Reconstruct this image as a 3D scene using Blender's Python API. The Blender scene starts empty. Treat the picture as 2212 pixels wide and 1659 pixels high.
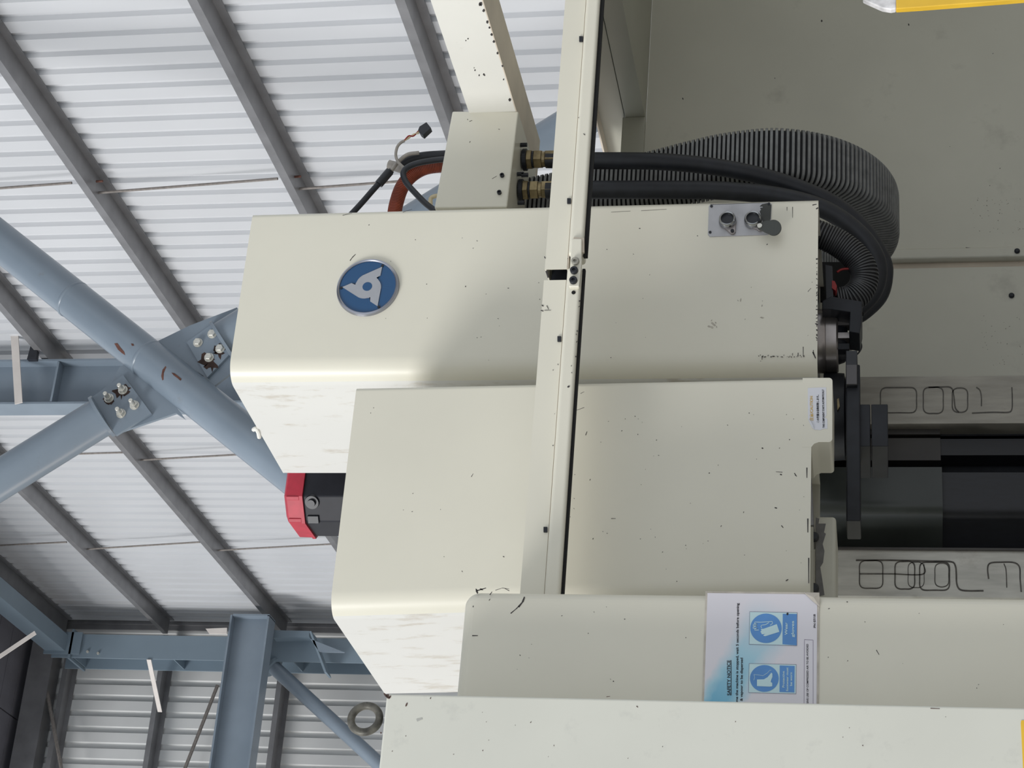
import bpy, bmesh, math, random
import numpy as np
from mathutils import Vector, Matrix
random.seed(7)
sc = bpy.context.scene
col = sc.collection

# ------------------------------------------------------------------ camera
FPX, YAW, PITCH, ROLL = 4172.7, 0.45305752, 0.18776328, -0.00874667
Fv = np.array([math.sin(YAW)*math.cos(PITCH), math.cos(YAW)*math.cos(PITCH), math.sin(PITCH)])
_rt = np.array([math.cos(YAW), -math.sin(YAW), 0.0]); _up = np.cross(_rt, Fv)
Rv = math.cos(ROLL)*_rt + math.sin(ROLL)*_up          # world right as seen by the viewer
Uv = -math.sin(ROLL)*_rt + math.cos(ROLL)*_up
CAM = np.array([0.0, 0.0, 1.6])
cd = bpy.data.cameras.new('camera'); cam = bpy.data.objects.new('camera', cd); col.objects.link(cam)
cd.sensor_fit = 'HORIZONTAL'; cd.sensor_width = 36.0; cd.lens = FPX/2212*36.0; cd.clip_end = 200
# the phone was held sideways: the picture's x axis is the world's down, its up axis is the world's right
M = Matrix([[-Uv[i], Rv[i], -Fv[i]] for i in range(3)]).to_4x4()
M.translation = Vector(CAM); cam.matrix_world = M
sc.camera = cam

# ------------------------------------------------------------------ light
sc.view_settings.view_transform = 'Standard'; sc.view_settings.look = 'None'
sc.view_settings.gamma = 1.0; sc.view_settings.use_curve_mapping = False
sc.view_settings.exposure = 0.0
w = bpy.data.worlds.new('sky'); sc.world = w; w.use_nodes = True
bgn = w.node_tree.nodes['Background']; bgn.inputs[0].default_value = (0.90, 0.95, 1.0, 1); bgn.inputs[1].default_value = 0.83

def lamp(kind, name, loc, aim, energy, colour, size=1.0, sy=None, angle=None):
    d = bpy.data.lights.new(name, kind); d.energy = energy; d.color = colour
    if kind == 'AREA':
        d.size = size
        if sy: d.shape = 'RECTANGLE'; d.size_y = sy
    if angle: d.angle = math.radians(angle)
    o = bpy.data.objects.new(name, d); col.objects.link(o); o.location = loc
    o.rotation_euler = (Vector(aim)-Vector(loc)).to_track_quat('-Z', 'Y').to_euler()
    return o
lamp('SUN', 'daylight_from_left', (-10, -0.2, 8.1), (3, 6, 1.5), 2.25, (1.0, 0.985, 0.965), angle=20)

lamp('AREA', 'warm_rim_light', (-6, 17, 2.6), (5, 11, 6), 260, (1.0, .86, .74), 4.5, 4.5)  # warm lamp added from behind left for the lower rim of the pipes

# ------------------------------------------------------------------ helpers
def ray(x, y):
    return ((1659-y)-829.5)/FPX*Rv - (x-1106)/FPX*Uv + Fv
def P(x, y, X=None, Y=None, Z=None):
    d = ray(x, y)
    i, v = (0, X) if X is not None else ((1, Y) if Y is not None else (2, Z))
    return CAM + d*((v-CAM[i])/d[i])

def tagobj(o, label=None, cat=None, group=None, kind=None):
    if label: o['label'] = label
    if cat: o['category'] = cat
    if group: o['group'] = group
    if kind: o['kind'] = kind
    return o
def thing(name, loc, label, cat, group=None):
    o = bpy.data.objects.new(name, None); col.objects.link(o); o.location = Vector(loc)
    o.empty_display_size = 0.05
    return tagobj(o, label, cat, group)
def worldloc(o):
    v = Vector(o.location)
    while o.parent: o = o.parent; v += Vector(o.location)
    return v
def ob(name, verts, faces, mat, parent=None, smooth=False, bevel=0, seg=3, sharp=35, mats=None, fm=None):
    vs = [Vector(v) for v in verts]
    lo = Vector([min(v[i] for v in vs) for i in range(3)]); hi = Vector([max(v[i] for v in vs) for i in range(3)])
    org = (lo+hi)/2; org.z = lo.z
    me = bpy.data.meshes.new(name); me.from_pydata([tuple(v-org) for v in vs], [], faces)
    bm = bmesh.new(); bm.from_mesh(me); bmesh.ops.recalc_face_normals(bm, faces=bm.faces); bm.to_mesh(me); bm.free()
    me.materials.append(mat)
    for m_ in (mats or []): me.materials.append(m_)
    if fm:
        for p, k in zip(me.polygons, fm): p.material_index = k
    if smooth:
        for p in me.polygons: p.use_smooth = True
        me.set_sharp_from_angle(angle=math.radians(sharp))
    o = bpy.data.objects.new(name, me); col.objects.link(o)
    if parent: o.parent = parent; o.location = org - worldloc(parent)
    else: o.location = org
    if bevel:
        b = o.modifiers.new('bevel', 'BEVEL'); b.width = bevel; b.segments = seg; b.limit_method = 'ANGLE'; b.angle_limit = math.radians(40)
    return o
class MB:
    def __init__(s): s.v = []; s.f = []; s.m = []
    def add(s, v, f, mi=0):
        n = len(s.v); s.v += [tuple(map(float, p)) for p in v]; s.f += [tuple(i+n for i in q) for q in f]; s.m += [mi]*len(f); return s
    def box(s, x0, x1, y0, y1, z0, z1, mi=0):
        v = [(x, y, z) for x in (x0, x1) for y in (y0, y1) for z in (z0, z1)]
        return s.add(v, [(0,1,3,2),(4,6,7,5),(0,4,5,1),(2,3,7,6),(0,2,6,4),(1,5,7,3)], mi)
    def prism(s, pts, vec, mi=0):                   # closed polygon pts swept along vec
        n = len(pts); v = [np.array(p, float) for p in pts]; v2 = [p+np.array(vec, float) for p in v]
        f = [tuple(range(n)), tuple(range(2*n-1, n-1, -1))]+[(i, (i+1) % n, n+(i+1) % n, n+i) for i in range(n)]
        return s.add(v+v2, f, mi)
    def tube(s, path, r, n=16, ribs=None, caps=True, mi=0, flat=1.0):
        p = [Vector(q) for q in path]; T = []
        for i in range(len(p)):
            t = (p[min(i+1, len(p)-1)]-p[max(i-1, 0)]); T.append(t.normalized())
        a = Vector((0, 1, 0)) if abs(T[0].y) < .9 else Vector((1, 0, 0))
        u = (a-T[0]*a.dot(T[0])).normalized(); rings = []
        for i in range(len(p)):
            u = (u-T[i]*u.dot(T[i])).normalized(); w_ = T[i].cross(u)
            rr = r[i] if hasattr(r, '__len__') else r
            rings.append([p[i]+rr*(math.cos(2*math.pi*k/n)*u*flat+math.sin(2*math.pi*k/n)*w_) for k in range(n)])
        v = [q for g in rings for q in g]; f = []; mm = []
        for i in range(len(p)-1):
            for k in range(n):
                f.append((i*n+k, i*n+(k+1) % n, (i+1)*n+(k+1) % n, (i+1)*n+k))
        base = len(f)
        if caps: f += [tuple(range(n)), tuple(range((len(p)-1)*n, len(p)*n))]
        s.add(v, f, mi)
        if ribs:
            st = len(s.m)-len(f)
            for i in range(len(p)-1):
                if ribs[i]:
                    for k in range(n): s.m[st+i*n+k] = ribs[i]
        return s
    def lathe(s, c, axis, prof, n=24, mi=0):         # prof: list of (distance along axis, radius)
        ax = Vector(axis).normalized(); a = Vector((0, 0, 1)) if abs(ax.z) < .9 else Vector((1, 0, 0))
        u = (a-ax*a.dot(ax)).normalized(); w_ = ax.cross(u); c = Vector(c)
        v = [c+ax*d+r*(math.cos(2*math.pi*k/n)*u+math.sin(2*math.pi*k/n)*w_) for d, r in prof for k in range(n)]
        f = [(i*n+k, i*n+(k+1) % n, (i+1)*n+(k+1) % n, (i+1)*n+k) for i in range(len(prof)-1) for k in range(n)]
        f += [tuple(range(n)), tuple(range((len(prof)-1)*n, len(prof)*n))]
        return s.add(v, f, mi)
    def build(s, name, mat, parent=None, mats=None, **k):
        return ob(name, s.v, s.f, mat, parent, mats=mats, fm=s.m if mats else None, **k)

def spline(pts, step):
    p = [Vector(q) for q in pts]; out = []
    for i in range(len(p)-1):
        p0 = p[i-1] if i else p[0]*2-p[1]; p3 = p[i+2] if i+2 < len(p) else p[-1]*2-p[-2]
        for k in range(24):
            t = k/24
            out.append(.5*((2*p[i])+(p[i+1]-p0)*t+(2*p0-5*p[i]+4*p[i+1]-p3)*t*t+(3*p[i]-p0-3*p[i+1]+p3)*t**3))
    out.append(p[-1])
    d = [0]
    for a, b in zip(out, out[1:]): d.append(d[-1]+(b-a).length)
    n = max(2, int(d[-1]/step)); res = []; j = 0
    for k in range(n+1):
        t = d[-1]*k/n
        while j < len(d)-2 and d[j+1] < t: j += 1
        q = (t-d[j])/max(1e-9, d[j+1]-d[j]); res.append(out[j].lerp(out[j+1], q))
    return res
def pxpath(pts, Y=None):
    return [P(p[0], p[1], Y=p[2] if len(p) > 2 else Y) for p in pts]

# ------------------------------------------------------------------ materials
def mat(name, c, rough=.5, metal=0.0, var=.06, scale=6.0, bump=0.0, dirt=None, stretch=(1, 1, 1), spec=.5, coat=0.0):
    m = bpy.data.materials.new(name); m.use_nodes = True; nt = m.node_tree; b = nt.nodes['Principled BSDF']
    b.inputs['Roughness'].default_value = rough; b.inputs['Metallic'].default_value = metal
    b.inputs['Specular IOR Level'].default_value = spec
    if coat: b.inputs['Coat Weight'].default_value = coat; b.inputs['Coat Roughness'].default_value = .15
    geo = nt.nodes.new('ShaderNodeNewGeometry'); mp = nt.nodes.new('ShaderNodeMapping'); mp.inputs['Scale'].default_value = stretch
    nt.links.new(geo.outputs['Position'], mp.inputs['Vector'])
    n = nt.nodes.new('ShaderNodeTexNoise'); n.inputs['Scale'].default_value = scale; n.inputs['Detail'].default_value = 5
    nt.links.new(mp.outputs[0], n.inputs['Vector'])
    r = nt.nodes.new('ShaderNodeValToRGB'); e = r.color_ramp.elements
    e[0].position = .3; e[1].position = .7
    e[0].color = tuple(x*(1-var) for x in c)+(1,); e[1].color = tuple(min(1, x*(1+var)) for x in c)+(1,)
    nt.links.new(n.outputs['Fac'], r.inputs[0]); out = r.outputs[0]
    if dirt:                                         # (colour, scale, threshold, amount, stretch): blotches with a shape of their own
        dc, ds, th, am, st = dirt
        m2 = nt.nodes.new('ShaderNodeMapping'); m2.inputs['Scale'].default_value = st
        nt.links.new(geo.outputs['Position'], m2.inputs['Vector'])
        n2 = nt.nodes.new('ShaderNodeTexNoise'); n2.inputs['Scale'].default_value = ds; n2.inputs['Detail'].default_value = 8; n2.inputs['Roughness'].default_value = .65
        nt.links.new(m2.outputs[0], n2.inputs['Vector'])
        r2 = nt.nodes.new('ShaderNodeValToRGB'); r2.color_ramp.elements[0].position = th; r2.color_ramp.elements[1].position = th+.12
        r2.color_ramp.elements[0].color = (0, 0, 0, 1); r2.color_ramp.elements[1].color = (am, am, am, 1)
        nt.links.new(n2.outputs['Fac'], r2.inputs[0])
        mx = nt.nodes.new('ShaderNodeMix'); mx.data_type = 'RGBA'
        nt.links.new(r2.outputs[0], mx.inputs[0]); nt.links.new(out, mx.inputs[6]); mx.inputs[7].default_value = dc+(1,)
        out = mx.outputs[2]
    nt.links.new(out, b.inputs['Base Color'])
    if bump:
        bp = nt.nodes.new('ShaderNodeBump'); bp.inputs['Strength'].default_value = bump; bp.inputs['Distance'].default_value = .002
        n3 = nt.nodes.new('ShaderNodeTexNoise'); n3.inputs['Scale'].default_value = scale*25
        nt.links.new(geo.outputs['Position'], n3.inputs['Vector'])
        nt.links.new(n3.outputs['Fac'], bp.inputs['Height']); nt.links.new(bp.outputs[0], b.inputs['Normal'])
    return m
CREAM = (.70, .675, .575)
m_cream = mat('cream_paint', CREAM, .38, var=.03, scale=3, coat=.15, bump=.02)
m_dirty = mat('cream_paint_smeared', (.665, .66, .63), .42, var=.02, scale=3, coat=.1,
              dirt=((.42, .36, .27), 11, .54, .5, (1, 2.2, .75)))
m_cabinet = mat('pale_cabinet_paint', (.68, .68, .61), .45, var=.03, scale=4, dirt=((.55, .55, .50), 14, .60, .5, (1, 1, 1)))
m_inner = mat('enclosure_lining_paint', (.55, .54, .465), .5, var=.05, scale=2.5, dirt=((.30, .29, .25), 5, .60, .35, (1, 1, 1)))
m_frame = mat('shade_darkened_frame_paint', (.40, .40, .34), .5, var=.05, scale=3)  # shade put into the colour: darker than the cream these rails really have
m_worn = mat('bounce_brown_worn_paint', (.66, .58, .48), .5, var=.1, scale=7, dirt=((.22, .15, .11), 16, .66, .7, (1, 3, 1)))  # brown base carries warm floor bounce on the beam underside, dark blotches are wear
m_white = mat('white_beam_paint', (.78, .77, .72), .45, var=.02, scale=5, dirt=((.55, .52, .45), 16, .64, .5, (1, 1, 1)))
m_sheet = mat('white_wall_sheeting', (.56, .575, .60), .32, var=.03, scale=1.2, coat=.2)
m_gsheet = mat('grey_wall_sheeting', (.62, .63, .63), .38, var=.04, scale=1.5)
m_galv = mat('galvanised_steel', (.27, .27, .28), .42, metal=.55, var=.12, scale=5)
m_blue = mat('blue_grey_steel_paint', (.19, .235, .285), .36, var=.06, scale=3, coat=.15, dirt=((.16, .17, .18), 9, .62, .5, (1, 1, 1)))
m_bluel = mat('blue_steel_beam_paint', (.18, .235, .285), .45, var=.05, scale=2)
m_rust = mat('rust', (.10, .04, .028), .85, var=.35, scale=40)
m_zinc = mat('zinc_plated_bolt', (.62, .61, .56), .4, metal=.5, var=.1, scale=60)
m_roof = mat('roof_insulation', (.15, .15, .175), .8, var=.12, scale=3)
m_chip = mat('bare_dark_metal_chip', (.045, .04, .04), .8, var=.2, scale=40)
m_black = mat('black_oxide_steel', (.018, .02, .026), .42, var=.2, scale=30)
m_dark = mat('dark_machined_steel', (.019, .021, .027), .42, metal=.0, var=.2, scale=25, spec=.3)
m_hose = mat('black_rubber_hose', (.012, .014, .02), .5, var=.25, scale=30)
m_rib = mat('dusty_grey_steel_conduit', (.21, .215, .215), .5, metal=.2, var=.2, scale=35)
m_gap = mat('black_conduit_gap', (.008, .008, .01), .8)
m_brown = mat('oily_brown_steel', (.037, .033, .030), .4, var=.2, scale=12)
m_way = mat('ground_steel_way', (.30, .285, .25), .38, metal=.35, var=.15, scale=9, stretch=(6, 1, 1), dirt=((.13, .11, .085), 9, .60, .5, (1, 1, .5)))
m_oil = mat('oil_groove', (.075, .068, .058), .5, var=.4, scale=60)
m_red = mat('red_motor_cap', (.42, .022, .045), .5, var=.12, scale=30, dirt=((.10, .01, .02), 30, .62, .6, (1, 1, 1)))
m_motor = mat('black_motor_paint', (.014, .015, .021), .5, var=.15, scale=20, spec=.3)
m_orange = mat('orange_hose_rubber', (.30, .055, .022), .5, var=.25, scale=40)
m_chrome = mat('chrome', (.75, .76, .80), .16, metal=1.0, var=.02)
m_alu = mat('brushed_aluminium', (.42, .42, .44), .42, metal=.35, var=.08, scale=30)
m_brass = mat('dirty_brass', (.27, .215, .12), .38, metal=.7, var=.35, scale=40)
m_steel = mat('spindle_steel', (.36, .33, .32), .3, metal=.8, var=.2, scale=20)
m_yellow = mat('yellow_paint', (.80, .50, .045), .45, var=.08, scale=12)
m_silver = mat('worn_silver_end', (.68, .67, .68), .4, var=.35, scale=30)
m_slot = mat('shadow_black', (.006, .006, .006), .9)
m_floor = mat('concrete_floor', (.40, .385, .36), .8, var=.15, scale=1)
m_grey = mat('grey_cable_sleeve', (.34, .31, .28), .5, var=.15, scale=60)
m_wire = mat('cream_wire', (.65, .55, .36), .5)
m_redw = mat('red_wire', (.30, .02, .02), .5)
m_ink = mat('black_ink', (.02, .02, .025), .7)
m_inkb = mat('violet_ink_line', (.16, .12, .22), .7)
m_orangeink = mat('faded_orange_ink', (.62, .42, .12), .7)
m_stk = mat('sticker_white', (.66, .67, .72), .45, var=.02)
m_lam = mat('yellowed_laminate', (.50, .46, .40), .4, var=.25, scale=25)
m_picto = mat('pictogram_blue', (.10, .28, .62), .5, var=.08, scale=20)
m_pale = mat('pictogram_pale', (.55, .74, .78), .5, var=.03)
m_smear = mat('grey_grease_smear', (.16, .155, .15), .5, var=.3, scale=30)

# ------------------------------------------------------------------ building shell
XW, YB, ZR = 8.0, 23.8, 13.0
def corrugated(name, along, a0, a1, fixed, z0, z1, m, pitch=.218, rib=.062, slope=.012, depth=.038, out=1):
    prof = []; a = a0
    while a < a1:
        for d, q in ((0, 0), (pitch-rib-2*slope, 0), (pitch-rib-slope, depth), (pitch-slope, depth)): prof.append((a+d, q))
        a += pitch
    prof.append((a, 0)); v = []; f = []
    for t, q in prof:
        for z in (z0, z1): v.append((fixed+out*q, t, z) if along == 'Y' else (t, fixed+out*q, z))
    for i in range(len(prof)-1): f.append((2*i, 2*i+2, 2*i+3, 2*i+1))
    o = ob(name, v, f, m)
    return tagobj(o, kind='structure')
corrugated('wall_right', 'Y', 5.0, YB-.1, XW, 0, ZR, m_sheet)
corrugated('wall_back', 'X', -10, XW, YB, 0, ZR, m_gsheet)
tagobj(MB().box(-12, 9, -12, 25, -.2, 0).build('floor', m_floor), kind='structure')
# roof: dark insulation boards over the far bay, unseen nearer slab cuts overhead light, rest left open
rf = MB()
yy = 17.5
while yy < 24.4:
    for k in range(2): rf.box(5.0+1.6*k+.01, 6.6+1.6*k-.01, yy+.006, yy+.394, ZR, ZR+.12)
    yy += .4
rf.box(5.0, 8.2, 17.5, 24.4, ZR+.03, ZR+.16); rf.box(2.2, 8.2, -12, 11, ZR+.03, ZR+.16)
tagobj(rf.build('ceiling', m_roof), kind='structure')
tagobj(MB().box(XW-.035, XW+.02, YB-.1, YB-.06, 0, ZR).box(XW-.1, XW, YB-.06, YB-.03, 0, ZR).build('trim_1', m_galv), kind='structure')
tagobj(MB().box(-10, XW-.05, YB-.3, YB-.02, ZR-.45, ZR-.12).build('trim_2', m_galv), kind='structure')

# girts: Z sections, up-turned lip towards the room, down-turned flange on the sheeting
def zsec(face, lev, a0, a1, axis, name, label, grp):
    t = .012; s = -1
    prof = [(0, 0), (0, .06), (-.2, .06), (-.2, .125), (-.2+t, .125), (-.2+t, .06+t), (t-.0, .06+t)]
    prof = [(-.004, 0), (-.004, .06+t), (-.2+t, .06+t), (-.2+t, .128), (-.2, .128), (-.2, .06), (-.004-t, .06), (-.004-t, 0)]
    if axis == 'Y': pts = [(face+q, a0, lev+z) for q, z in prof]; vec = (0, a1-a0, 0)
    else: pts = [(a0, face+q, lev+z) for q, z in prof]; vec = (a1-a0, 0, 0)
    return tagobj(MB().prism(pts, vec).build(name, m_galv), label, 'girt', grp)
G = [(4.63, 'galvanised girt on the white side wall, seen just left of the white overhead beam'),
     (6.05, 'galvanised girt on the white side wall ending behind the machine head top corner'),
     (7.73, 'galvanised girt on the white side wall ending at the bolted brace joint'),
     (9.31, 'galvanised girt on the white side wall passing behind the long brace pipe and pipe joint'),
     (10.96, 'galvanised girt on the white side wall reaching the far corner beside the wide blue beam'),
     (12.42, 'dark topmost girt of the white side wall under the roof')]
for z, l in G: zsec(XW, z, 5.2, YB-.2, 'Y', 'wall_girt', l, 'girts on the white side wall')
for z, l in ((9.28, 'grey girt on the far wall passing behind the slim brace pipe'),
             (10.95, 'grey girt on the far wall beside the short pale fly brace'),
             (12.30, 'grey girt on the far wall nearest the roof corner')):
    zsec(YB, z, -9, XW-.22, 'X', 'wall_girt', l, 'girts on the far wall')
m_rod = mat('weathered_rod', (.22, .20, .185), .5, metal=.3, var=.2, scale=30)
# sag rods between girts
def rod(a, b, r, label, grp='thin sag rods between girts', m=None, name='sag_rod'):
    return tagobj(MB().tube([a, b], r, 8).build(name, m or m_rod), label, 'rod', grp)
for a, b, l in (((-60, 411), (155, 395), 'thin sag rod at the picture edge above the long brace pipe'),
                ((205, 417), (600, 386), 'thin rusty-ended sag rod between the two girts above the machine head'),
                ((645, 408), (860, 392), 'thin sag rod behind the loose black cable'),
                ((150, 981), (276, 977), 'short sag rod beside the end flange of the bolted pipe'),
                ((297, 994), (640, 975), 'thin sag rod just under the brace pipe crossing'),
                ((-40, 1180), (144, 1171), 'thin sag rod at the picture edge below the pipe stub'),
                ((175, 1187), (432, 1171), 'thin sag rod between the two lowest girts in the photo'),
                ((467, 1189), (740, 1174), 'thin sag rod ending behind the cream cover beside the red motor')):
    rod(P(*a, X=XW-.13), P(*b, X=XW-.13), .011, l)
rod(P(88, 1420, Y=YB-.25), P(140, 1700, Y=YB-.25), .025, 'thin diagonal rod crossing the far wall corner', 'diagonal rods on the far wall', name='tie_rod')
rod(P(380, 1710, Y=YB-.25), P(470, 1480, Y=YB-.25), .025, 'thin diagonal rod running behind the wide blue beam', 'diagonal rods on the far wall', name='tie_rod')
# rusty sag-rod bolts on the girts
for i, (x, y, l) in enumerate(((222, 391, 'rusty bolt stub on the girt above the machine head'), (650, 381, 'rusty bolt stub on the girt by the loose cables'))):
    a = P(x-14, y+1, X=XW-.11); b = P(x, y, X=XW-.11)
    tagobj(MB().tube([a, b], .010, 8).build('girt_bolt', m_rust), l, 'bolt', 'rusty girt bolts')

# ------------------------------------------------------------------ steel frame
def isec(name, mat_, c, w, h, tf, tw, axis, a0, a1, web='Z', parent=None):
    """I section; web='first' cross axis has height h, flanges width w."""
    mb = MB()
    (u0, v0) = c
    def bx(ua, ub, va, vb):
        if axis == 'Z': mb.box(ua, ub, va, vb, a0, a1)
        elif axis == 'X': mb.box(a0, a1, ua, ub, va, vb)
        else: mb.box(ua, ub, a0, a1, va, vb)
    if web == 'first':       # web runs along first axis
        bx(u0-h/2, u0-h/2+tf, v0-w/2, v0+w/2); bx(u0+h/2-tf, u0+h/2, v0-w/2, v0+w/2); bx(u0-h/2+tf, u0+h/2-tf, v0-tw/2, v0+tw/2)
    else:
        bx(u0-w/2, u0+w/2, v0-h/2, v0-h/2+tf); bx(u0-w/2, u0+w/2, v0+h/2-tf, v0+h/2); bx(u0-tw/2, u0+tw/2, v0-h/2+tf, v0+h/2-tf)
    return mb.build(name, mat_, parent)
# column against the side wall
cl = thing('steel_column', (7.55, 15.49, 0), 'blue steel I-column against the white wall behind the pipe joint', 'column')
isec('column_section', m_blue, (7.55, 15.49), .255, .47, .02, .014, 'Z', 0, ZR, 'first', cl)
for z in (9.25, 6.0, 12.2):
    q = P(110, 830, Y=15.49) if z == 9.25 else None
    MB().box(7.34, 7.76, 15.365, 15.615, z-.01, z+.01).build('stiffener', m_blue, cl)
def flat(a, b, w_, t, name, label, cat, m, grp=None):
    a = Vector(a); b = Vector(b); d = (b-a).normalized(); s = d.cross(Vector((0, 1, 0))).normalized()*w_/2; n = d.cross(s).normalized()*t
    return tagobj(MB().prism([a-s, a+s, b+s, b-s], n).build(name, m), label, cat, grp)
m_fly = mat('pale_galvanised_flat', (.62, .58, .55), .5, var=.06)
flat(P(30, 688, Y=15.3), P(41, 872, Y=15.3), .075, .012, 'fly_brace', 'pale flat fly brace from a girt to the blue column', 'brace', m_fly, 'pale fly braces')
flat(P(322, 1424, Y=22.89), P(346, 1537, Y=23.58), .06, .012, 'fly_brace', 'short pale fly brace on the far wall hanging from the corner column', 'brace', m_fly, 'pale fly braces')
flat(P(-20, 1432, Y=20.5), P(77, 1367, Y=20.5), .05, .012, 'fly_brace', 'pale fly brace under the eaves beam near the dark roof', 'brace', m_fly, 'pale fly braces')
tagobj(MB().prism([P(58, 776, Y=15.2), P(78, 776, Y=15.2), P(84, 722, Y=15.2), P(74, 718, Y=15.2)], (0, .05, 0)).build('girt_cleat', m_dark), 'dark cleat between girt and blue column', 'cleat')
# corner column
kc = thing('corner_column', (7.38, 23.15, 0), 'blue steel column in the far corner carrying the wide beam', 'column')
isec('column_section', m_bluel, (7.385, 23.15), .32, .5, .025, .016, 'Z', 0, 12.3, 'second', kc)
MB().box(7.2, 7.6, 22.86, 23.42, 12.02, 12.05).build('cap_plate', m_bluel, kc)
for z in (10.62, 12.0, 9.75, 9.0): MB().box(7.24, 7.53, 22.93, 23.37, z, z+.012).build('stiffener', m_bluel, kc)
for dx, dz in ((-.08, 12.0), (.08, 12.0), (-.08, 11.85), (-.1, 11.7)):
    MB().lathe((7.385+dx, 22.9, dz-.05), (0, -1, 0), [(0, .018), (.02, .018)], 6).build('bolt', m_zinc, kc)
# haunch bracket on the corner column
hb = thing('haunch_bracket', P(640, 1390, Y=22.8), 'blue triangular haunch bracket beside the wide beam end', 'bracket')
MB().prism(pxpath([(588, 1361), (668, 1363), (668, 1376), (590, 1378)], 22.75), (0, .15, 0)).build('bracket_plate', m_bluel, hb)
MB().prism(pxpath([(668, 1364), (672, 1363), (705, 1452), (700, 1452)], 22.6), (0, .25, 0)).build('stiffener', m_bluel, hb)
MB().prism(pxpath([(670, 1380), (744, 1409), (690, 1408)], 22.6), (0, .03, 0)).build('gusset_plate', m_blue, hb)
# wide beam across the far bay
z1, z0 = P(498, 1326, Y=22.4)[2], P(581, 1333, Y=22.4)[2]
xr = P(540, 1331, Y=22.4)[0]
bmw = thing('steel_beam', (4, 22.47, z0), 'wide blue steel I-beam crossing in front of the far corner column', 'beam')
isec('beam_section', m_blue, (22.48, (z0+z1)/2-.02), .26, z1-z0, .024, .014, 'X', -2, xr, 'second', bmw)
MB().box(xr-.012, xr+.012, 22.35, 22.62, z0-.02, z1-.05).build('end_plate', m_blue, bmw)
MB().prism(pxpath([(444, 1358), (452, 1369), (490, 1369), (490, 1356)], 22.3), (0, .02, 0)).build('cleat_plate', m_fly, bmw)
# eaves beam coming towards the viewer
zE = 12.1; 
eb = thing('eaves_beam', (7.36, 18, zE), 'blue eaves beam coming forward from the corner column under the roof', 'beam')
MB().box(7.30, 7.52, 6.0, 22.88, zE, zE+.02).box(7.30, 7.52, 6, 22.88, zE+.26, zE+.28).box(7.30, 7.316, 6, 22.88, zE+.02, zE+.26).build('beam_section', m_bluel, eb)
MB().box(7.26, 7.56, 22.86, 22.885, zE-.2, zE+.3).build('end_plate', m_bluel, eb)
# slim brace pipe on the far wall
pa, pb = P(590, 1440, Y=23.0), P(850, 1679, Y=23.0)
sp_ = thing('wall_brace_pipe', (pa+pb)/2, 'slim blue-grey brace pipe running down the far wall behind the lifting eye', 'pipe')
MB().tube([pa, pb], .092, 16).build('pipe', m_blue, sp_, smooth=True)
d = Vector(pb-pa).normalized()
MB().tube([Vector(pa)-d*.02, Vector(pa)+d*.02], .15, 16).build('end_flange', m_bluel, sp_, smooth=True)
MB().box(pa[0]-.03, pa[0]+.2, 22.98, 23.02, pa[2]-.02, pa[2]+.22).build('gusset_plate', m_bluel, sp_)

# cross-bracing pipes, in one plane facing the viewer
YT = 10.0
def bolt(parent, x, y, Yp, head, shank=0.0, m=None):
    c = P(x, y, Y=Yp); b = MB()
    b.lathe(c, (0, -1, 0), [(0, .030), (.006, .030)], 20)
    if shank: b.lathe((c[0], Yp-.006, c[2]), (0, -1, 0), [(0, .024), (.024, .024)], 6).lathe((c[0], Yp-.03, c[2]), (0, -1, 0), [(0, .0135), (shank, .0135), (shank+.002, .011)], 14)
    else: b.lathe((c[0], Yp-.006, c[2]), (0, -1, 0), [(0, .024), (.018, .024), (.02, .021)], 6)
    return b.build('bolt', m_zinc, parent)
p0, p1 = P(-330, 259, Y=YT), P(1000, 1315, Y=YT)
bp = thing('brace_pipe', P(350, 799, Y=YT), 'long thick blue-grey diagonal brace pipe with a rusty paint scar', 'pipe')
MB().tube([p0, p1], .1225, 32).build('pipe', m_blue, bp, smooth=True)
dd = Vector(p1-p0).normalized()
for xx in (158, 318):
    c = Vector(P(xx, 521.5+.794*xx, Y=YT)); MB().tube([c-dd*.012, c-dd*.004, c+dd*.004, c+dd*.012], [.1226, .1265, .1265, .1226], 32, caps=False).build('weld_seam', m_blue, bp, smooth=True)
MB().prism(pxpath([(258, 793), (300, 770), (400, 905), (380, 892), (250, 936), (215, 880)], YT), (0, .02, 0)).build('gusset_plate', m_blue, bp)
MB().prism(pxpath([(330, 742), (410, 703), (512, 664), (560, 760), (462, 834), (440, 812)], YT), (0, .02, 0)).build('gusset_plate', m_blue, bp)
def patch(parent, pts, Yp, m, name='rust_patch', r0=.1228):
    """small irregular patch wrapped on the pipe's front"""
    v = []
    for x, y in pts:
        q = np.array(P(x, y, Y=YT-.115)); v.append(q)
    c = sum(v)/len(v)
    out = []
    for q in [c]+v:
        rel = Vector(q)-Vector(p0); t = rel.dot(dd); n = rel-dd*t; n.normalize()
        out.append(Vector(p0)+dd*t+n*(.1245 if out == [] else .1238))
    return ob(name, out, [(0, i, i % len(v)+1) for i in range(1, len(v)+1)], m, parent)
patch(bp, [(243, 742), (252, 741), (257, 750), (264, 760), (262, 769), (254, 765), (246, 757)], 0, m_rust)
patch(bp, [(371, 806), (378, 808), (386, 814), (393, 820), (391, 824), (384, 818), (376, 812)], 0, m_rust)
patch(bp, [(284, 743), (289, 744), (291, 748), (286, 748)], 0, m_rust)
patch(bp, [(348, 812), (352, 800), (358, 792), (360, 795), (355, 806), (352, 820), (348, 822)], 0, m_rust)
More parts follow.
